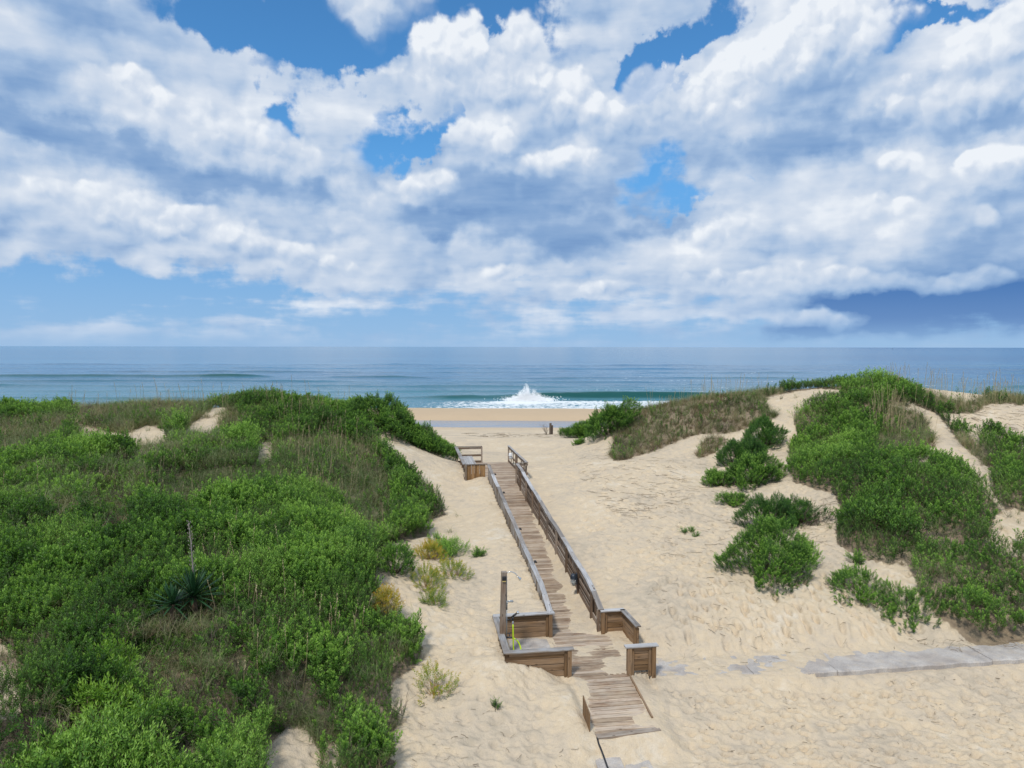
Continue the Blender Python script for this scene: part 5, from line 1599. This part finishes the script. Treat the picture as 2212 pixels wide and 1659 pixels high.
G_SLOPE = 'bushes on the sand below the right dune'
bush('large rounded light green bush alone on the sand slope right of the boardwalk', 1668, 1240, 182, 1.5, 2.1, group=G_SLOPE, tint0=.5, upright=.6)
bush('dark green bush directly behind the large rounded light green bush', 1662, 1142, 116, 1.3, 1.7, DARK_M, group=G_SLOPE, tint0=.5)
bush('half dead bush with bare grey twigs, right of the dark green bush on the slope', 1724, 1130, 96, 1.0, .9, DARK_M, group=G_SLOPE, tint0=.5, dead=1.0)
bush('small low bush on the sand left of the half dead bush', 1585, 1088, 56, .5, 1.5, group=G_SLOPE, tint0=.5, dead=.15)
bush('uppermost of the three bushes climbing the sandy gully of the right dune', 1648, 962, 78, 1.4, 1.5, DARK_M, group=G_SLOPE, tint0=.6)
bush('middle one of the three bushes climbing the sandy gully, with bare twigs at its left', 1606, 1002, 96, 1.4, 1.5, DARK_M, group=G_SLOPE, tint0=.5, dead=.35)
bush('lowest of the three bushes climbing the sandy gully of the right dune', 1628, 1044, 110, 1.2, 1.6, group=G_SLOPE, tint0=.42)
bush('little bush at the left foot of the sandy gully', 1548, 1048, 52, .6, 1.6, group=G_SLOPE, tint0=.5, dead=.3)
bush('sprawling open bush trailing down the sand at the front of the right dune', 1856, 1284, 112, .65, .85, group=G_SLOPE, tint0=.52, depth=1.0)
bush('straggling open bush lowest on the sand, nearest the concrete path', 1958, 1320, 98, .55, .7, group=G_SLOPE, tint0=.48, depth=.9)
bush('tiny bush standing above the sprawling open bush', 1851, 1217, 22, .4, 1.2, group=G_SLOPE, tint0=.5)
bush('dark upright shrubs at the seaward tip of the right dune', 1262, 946, 82, 1.3, 1.3, LEAF_M, tint0=.42, name='shrub', cat='shrub', sc=1.2)
bush('dark green shrub clump rising behind the seaward tip of the right dune', 1318, 936, 96, 2.0, 1.1, LEAF_M, tint0=.38, name='shrub', cat='shrub', sc=1.3)
bush('tiny green bush on the sand in front of the seaward tip of the right dune', 1251, 960, 16, .35, 2.0, tint0=.5)
bush('large dark green shrub on the seaward shoulder of the left dune', 835, 925, 134, 1.6, 1.0, LEAF_M, tint0=.36, name='shrub', cat='shrub', sc=1.25)
bush('dark green shrub sloping down to the left railing of the far platform', 915, 965, 114, 1.1, 1.1, LEAF_M, tint0=.42, name='shrub', cat='shrub', sc=1.2)
bush('low tip of shrubs touching the far platform beside the bench', 960, 978, 52, .75, 1.3, LEAF_M, tint0=.45, name='shrub', cat='shrub')
bush('mid green bush at the foot of the left dune, left of the yellowing plants', 852, 1236, 84, .8, 1.8, tint0=.5)
G_Y = 'yellowing plants on the sand left of the boardwalk'
bush('green topped plant, uppermost of the yellowing plants left of the boardwalk', 962, 1198, 74, .6, 1.3, LEAF_M, SPR_SPARSE, G_Y, tint0=.8, name='plant', cat='plant', stemmat=ORANGE, depth=.7)
bush('orange and yellow plant just left of the uppermost yellowing plant', 932, 1208, 54, .5, 1.3, YEL_M, SPR_SPARSE, G_Y, tint0=.8, name='plant', cat='plant', stemmat=ORANGE)
bush('sparse yellow green plant in the middle of the yellowing plants', 982, 1244, 64, .45, .75, YEL_M, SPR_SPARSE, G_Y, tint0=.35, name='plant', cat='plant', stemmat=ORANGE)
bush('straggling yellow plant at the left of the yellowing plants', 925, 1264, 62, .45, .6, YEL_M, SPR_SPARSE, G_Y, tint0=.4, name='plant', cat='plant', stemmat=ORANGE, depth=.8)
bush('low green sprig, lowest of the yellowing plants', 938, 1304, 40, .35, 1.1, YEL_M, SPR_SPARSE, G_Y, tint0=.1, name='plant', cat='plant', stemmat=ORANGE)
bush('sparse golden plant alone on the sand below the shower', 938, 1500, 74, .55, .55, YEL_M, SPR_SPARSE, tint0=.45, name='plant', cat='plant', stemmat=ORANGE)
bush('golden orange shoots at the right edge of the left thicket', 838, 1335, 46, .85, 1.6, YEL_M, SPR_SPARSE, tint0=.9, name='plant', cat='plant', stemmat=ORANGE)
bush('bright lime plant with long narrow leaves near the bottom left corner', 232, 1592, 165, .95, .42, LIME_M, SPR_LONG, tint0=.7, name='plant', cat='plant')
bush('smaller lime plant with long leaves, above the larger one at bottom left', 243, 1500, 64, .95, .4, LIME_M, SPR_LONG, tint0=.5, name='plant', cat='plant')
bush('tiny sprout alone on the sand between the shower and the yellowing plants', 1034, 1201, 16, .22, 2.5, LEAF_M, SPR_SPARSE, tint0=.5, name='sprout', cat='sprout')
bush('tiny dark sprout alone on the sand in front of the shower bay', 1070, 1528, 9, .16, 2.0, LEAF_M, SPR_SPARSE, tint0=.2, name='sprout', cat='sprout', sc=.7)
for k_, (a_, b_, l_) in enumerate(((1478, 1150, 'left'), (1494, 1147, 'middle'), (1503, 1159, 'right'))):
    bush('%s one of three tiny sprouts on the bare sand right of the boardwalk' % ('leftmost', 'middle', 'rightmost')[k_], a_, b_, 9, .18, 2.0, LEAF_M, SPR_SPARSE, 'three tiny sprouts on the sand', tint0=.4, name='sprout', cat='sprout', sc=.7)

def grass_tuft(label, px, py, n=14, H=.6, sc=1.0, group=None, spread=.8):
    g = ground_at(px, py)
    V, F, var, _, _ = tuft(rg, n, H, .014, spread, 1.1)
    V = V * sc + np.array([0, 0, 0])
    me = mesh_from('grass_tuft', V, F, 4, GRASS_M, False, {'leafvar': var, 'tint': np.full(len(V), .35)})
    o = link('grass_tuft', me); o.location = g; o['label'] = label; o['category'] = 'grass tuft'
    if group: o['group'] = group
grass_tuft('arching grass tuft on the sand, upper of the two left of the ramp', 988, 1116, group='grass tufts left of the ramp')
grass_tuft('arching grass tuft on the sand, lower of the two left of the ramp', 972, 1150, 20, .8, group='grass tufts left of the ramp')
grass_tuft('upright grass tuft on the sand beside the half dead bush', 1792, 1140, 16, .55, spread=.3)

# yucca with its dead flower stalk
def yucca(label, px, py, n, L, tilt=0.0, stalk=None):
    g = ground_at(px, py); x0, y0, z0 = g
    t = thing('yucca', label, 'yucca', (x0, y0, z0), 0, 'yucca rosettes in the left thicket')
    V = []; var = []; zc = .72
    for i in range(n):
        yaw = i * 2.399 + RNG.normal(0, .1); f = i / n; el = np.interp(f, [0, .3, .7, 1], [1.45, 1.05, .5, -.1]) + RNG.normal(0, .2)
        d = np.array([math.cos(yaw) * math.cos(el), math.sin(yaw) * math.cos(el), math.sin(el)]); s = np.cross(d, [0, 0, 1]); s /= np.linalg.norm(s) + 1e-6
        nn = np.cross(s, d); l = L * RNG.uniform(.8, 1.1); w = .028
        p = [np.array([0, 0, zc]) + d * l * q + np.array([0, 0, -.10 * l * q * q]) for q in (0, .35, .75, 1)]
        ww = (w * .8, w, w * .75, .002)
        for k in range(3):
            for sg in (-1, 1):
                V += [p[k] - nn * .006, p[k] + s * sg * ww[k], p[k + 1] + s * sg * ww[k + 1], p[k + 1] - nn * .006]; var += [RNG.random() * .3 + .1 * k] * 4
    V = np.array(V)
    m = mat_leaf('yucca_blade', [(.0, (.014, .050, .020)), (.5, (.04, .11, .04)), (1, (.16, .26, .07))], .35, .05, inst=False) if 'yucca_blade' not in bpy.data.materials else bpy.data.materials['yucca_blade']
    me = mesh_from('blades', V, np.arange(len(V)).reshape(-1, 4), 4, m, False, {'leafvar': np.array(var), 'tint': np.full(len(V), .15)}); link('blades', me, t)
    tube_mesh('trunk', [([(0, 0, -.1), (.02, 0, .3), (0, 0, zc)], [.09, .08, .07])], STEM, t)
    if stalk:
        H = stalk; pts = [(0, 0, .5), (.0, .0, H * .5), (-.04, .0, H * .8), (-.10, .0, H)]
        ps = [(pts, [.028, .022, .015, .006])]
        for i in range(34):
            q = .5 + .5 * i / 34; yaw = i * 2.4; b0 = Vector((-.10 * max(0, q - .5) * 1.6, 0, H * q)); d = Vector((math.cos(yaw), math.sin(yaw), .5)) * .07 * (1.3 - q * .7)
            ps.append(([b0, b0 + d, b0 + d * 1.2 + Vector((0, 0, .03))], [.006, .005, .012]))
        tube_mesh('flower_stalk', ps, mat_twig('bleached_stalk', (.14, .115, .10), (.34, .30, .27)), t, seg=5)
yucca('dark green spiky yucca with a tall dead flower stalk, half buried in the left thicket', 420, 1348, 84, .88, stalk=2.7)
yucca('smaller spiky yucca rosette at the lower left of the tall stalked yucca', 374, 1366, 50, .66)

# ---------------------------------------------------------------- loose things on the sand
def debris():
    V = []
    rgl = np.random.default_rng(77)
    def stick(x, y, l, r, yaw):
        n = 4; pts = []
        for k in range(n + 1):
            yaw += rgl.normal(0, .35); pts.append((x, y)); x += math.cos(yaw) * l / n; y += math.sin(yaw) * l / n
        P = np.array(pts); zz = ground_z(P[:, 0], P[:, 1]) + .02 + rgl.uniform(0, .03)
        for k in range(n):
            a = np.array([P[k, 0], P[k, 1], zz[k]]); b_ = np.array([P[k + 1, 0], P[k + 1, 1], zz[k + 1]])
            for ax in (np.array([0, r, 0]), np.array([0, 0, r]), np.array([r, 0, 0])): V.extend([a - ax, a + ax, b_ + ax * .8, b_ - ax * .8])
    def field(poly, n, l0, l1, r):
        c0 = 0
        xs = [p[0] for p in poly]; ys = [p[1] for p in poly]
        while c0 < n:
            px, py = rgl.uniform(min(xs), max(xs)), rgl.uniform(min(ys), max(ys))
            if not in_poly(np.array([px]), np.array([py]), poly)[0]: continue
            g = ground_at(px, py)
            if g is None: continue
            u, v = to_uv(g[0], g[1])
            if box_mask(u, v, -3.4, 1.0, -5.6, 23.8): c0 += .2; continue
            s, gg = cover(np.array([g[0]]), np.array([g[1]]))
            if s[0] > .5: c0 += .2; continue
            stick(g[0], g[1], rgl.uniform(l0, l1), r * rgl.uniform(.35, .85), rgl.uniform(-1.5, 1.5) * rgl.uniform(.3, 1)); c0 += 1
    field([(1250, 960), (1480, 1000), (1500, 1080), (1380, 1130), (1300, 1110), (1240, 1030)], 230, .15, .9, .010)
    field([(1380, 1060), (1560, 1040), (1600, 1120), (1520, 1220), (1400, 1200)], 110, .1, .6, .009)
    field([(1500, 1000), (1560, 1010), (1640, 940), (1700, 980), (1600, 1060), (1520, 1050)], 90, .2, 1.0, .012)
    field([(1660, 1080), (1790, 1080), (1780, 1180), (1700, 1170)], 60, .2, .8, .010)
    field([(990, 925), (1230, 925), (1220, 945), (1000, 945)], 80, .2, 1.2, .02)
    field([(1330, 1250), (1850, 1250), (1950, 1420), (1430, 1460), (1330, 1320)], 90, .06, .3, .010)
    field([(1400, 1490), (2212, 1460), (2212, 1659), (1420, 1659)], 70, .05, .22, .009)
    field([(860, 1380), (1080, 1440), (1250, 1500), (1250, 1659), (880, 1659)], 60, .05, .25, .008)
    field([(1960, 1380), (2212, 1370), (2212, 1400), (1990, 1412)], 40, .1, .35, .010)
    field([(2030, 870), (2212, 870), (2212, 950), (2100, 935)], 140, .15, .7, .012)
    V_ = np.array(V); me = mesh_from('wrack', V_, np.arange(len(V_)).reshape(-1, 4), 4, mat_twig('dry_stick', (.10, .07, .045), (.30, .225, .15)), False)
    link('dry_stick_litter', me, kind='stuff', label='dry sticks and stalks strewn over the sand', category='sticks')
    # brush beside the beach posts
    x, y, z = unproject(940 + 1030 * .2333, 912.5 + 105 * .2333, 75); z = float(ground_z(x, y))
    tp = twig(rgl, 1.1, 7, .02)[0]; me = mesh_from('branch', tp, np.arange(len(tp)).reshape(-1, 4), 4, TWIG, False)
    o = link('driftwood_branch', me); o.location = (x, y, z); o['label'] = 'bare driftwood branch sticking out of the sand at the foot of the beach posts'; o['category'] = 'branch'
debris()

# ---------------------------------------------------------------- breaking wave: the burst of spray
def spray():
    rgl = np.random.default_rng(9); x0, y0 = 3.3, 139.0
    m, T, b = new_mat('sea_foam'); b.inputs['Base Color'].default_value = (.96, .97, .98, 1); b.inputs['Roughness'].default_value = .9
    b.inputs['Subsurface Weight'].default_value = .0
    t = thing('wave_splash', 'white burst of spray thrown up where the breaking wave meets the backwash', 'splash', (x0, y0, SEA_Z))
    # small faceted drops
    ico = np.array([(0, 0, 1), (1, 0, 0), (0, 1, 0), (-1, 0, 0), (0, -1, 0), (0, 0, -1)], float)
    tri = np.array([(0, 1, 2), (0, 2, 3), (0, 3, 4), (0, 4, 1), (5, 2, 1), (5, 3, 2), (5, 4, 3), (5, 1, 4)])
    P = []; S = []
    jets = [(.6, 3.5, .34, 1.0), (.0, 2.6, .45, 1.0), (-.7, 2.9, .36, .9), (-1.2, 2.1, .45, .9), (-1.9, 1.7, .5, .8), (-2.8, 1.1, .5, .7), (1.1, 2.3, .45, .9), (1.8, 1.6, .55, .8), (2.7, 1.0, .7, .7), (3.8, .6, .8, .5), (-3.8, .6, .7, .5)]
    for (jx, h, w, k) in jets:
        n = int(1900 * k)
        f = rgl.random(n) ** 1.7; lean = rgl.normal(-.05, .16)
        P.append(np.c_[jx + rgl.normal(0, 1, n) * w * (.85 - .40 * f) + lean * h * f + .10 * np.sin(f * 9 + jx), rgl.normal(0, .45, n), h * f + rgl.normal(0, .08, n)])
        S.append(rgl.uniform(.02, .075, n) * (1.3 - f))
    n = 2600; P.append(np.c_[rgl.normal(.3, 2.4, n), rgl.normal(0, .8, n), np.abs(rgl.normal(0, .38, n))]); S.append(rgl.uniform(.03, .09, n))
    n = 500; P.append(np.c_[rgl.normal(.5, 1.1, n), rgl.normal(0, .6, n), rgl.uniform(1.2, 4.8, n) * np.exp(-rgl.random(n) * .4)]); S.append(rgl.uniform(.010, .024, n))
    P = np.concatenate(P); S = np.concatenate(S)
    V = (ico[None] * S[:, None, None] + P[:, None]).reshape(-1, 3); F = (tri[None] + (np.arange(len(P)) * 6)[:, None, None]).reshape(-1, 3)
    me = mesh_from('spray', V, F, 3, m, False); link('spray', me, t)
spray()
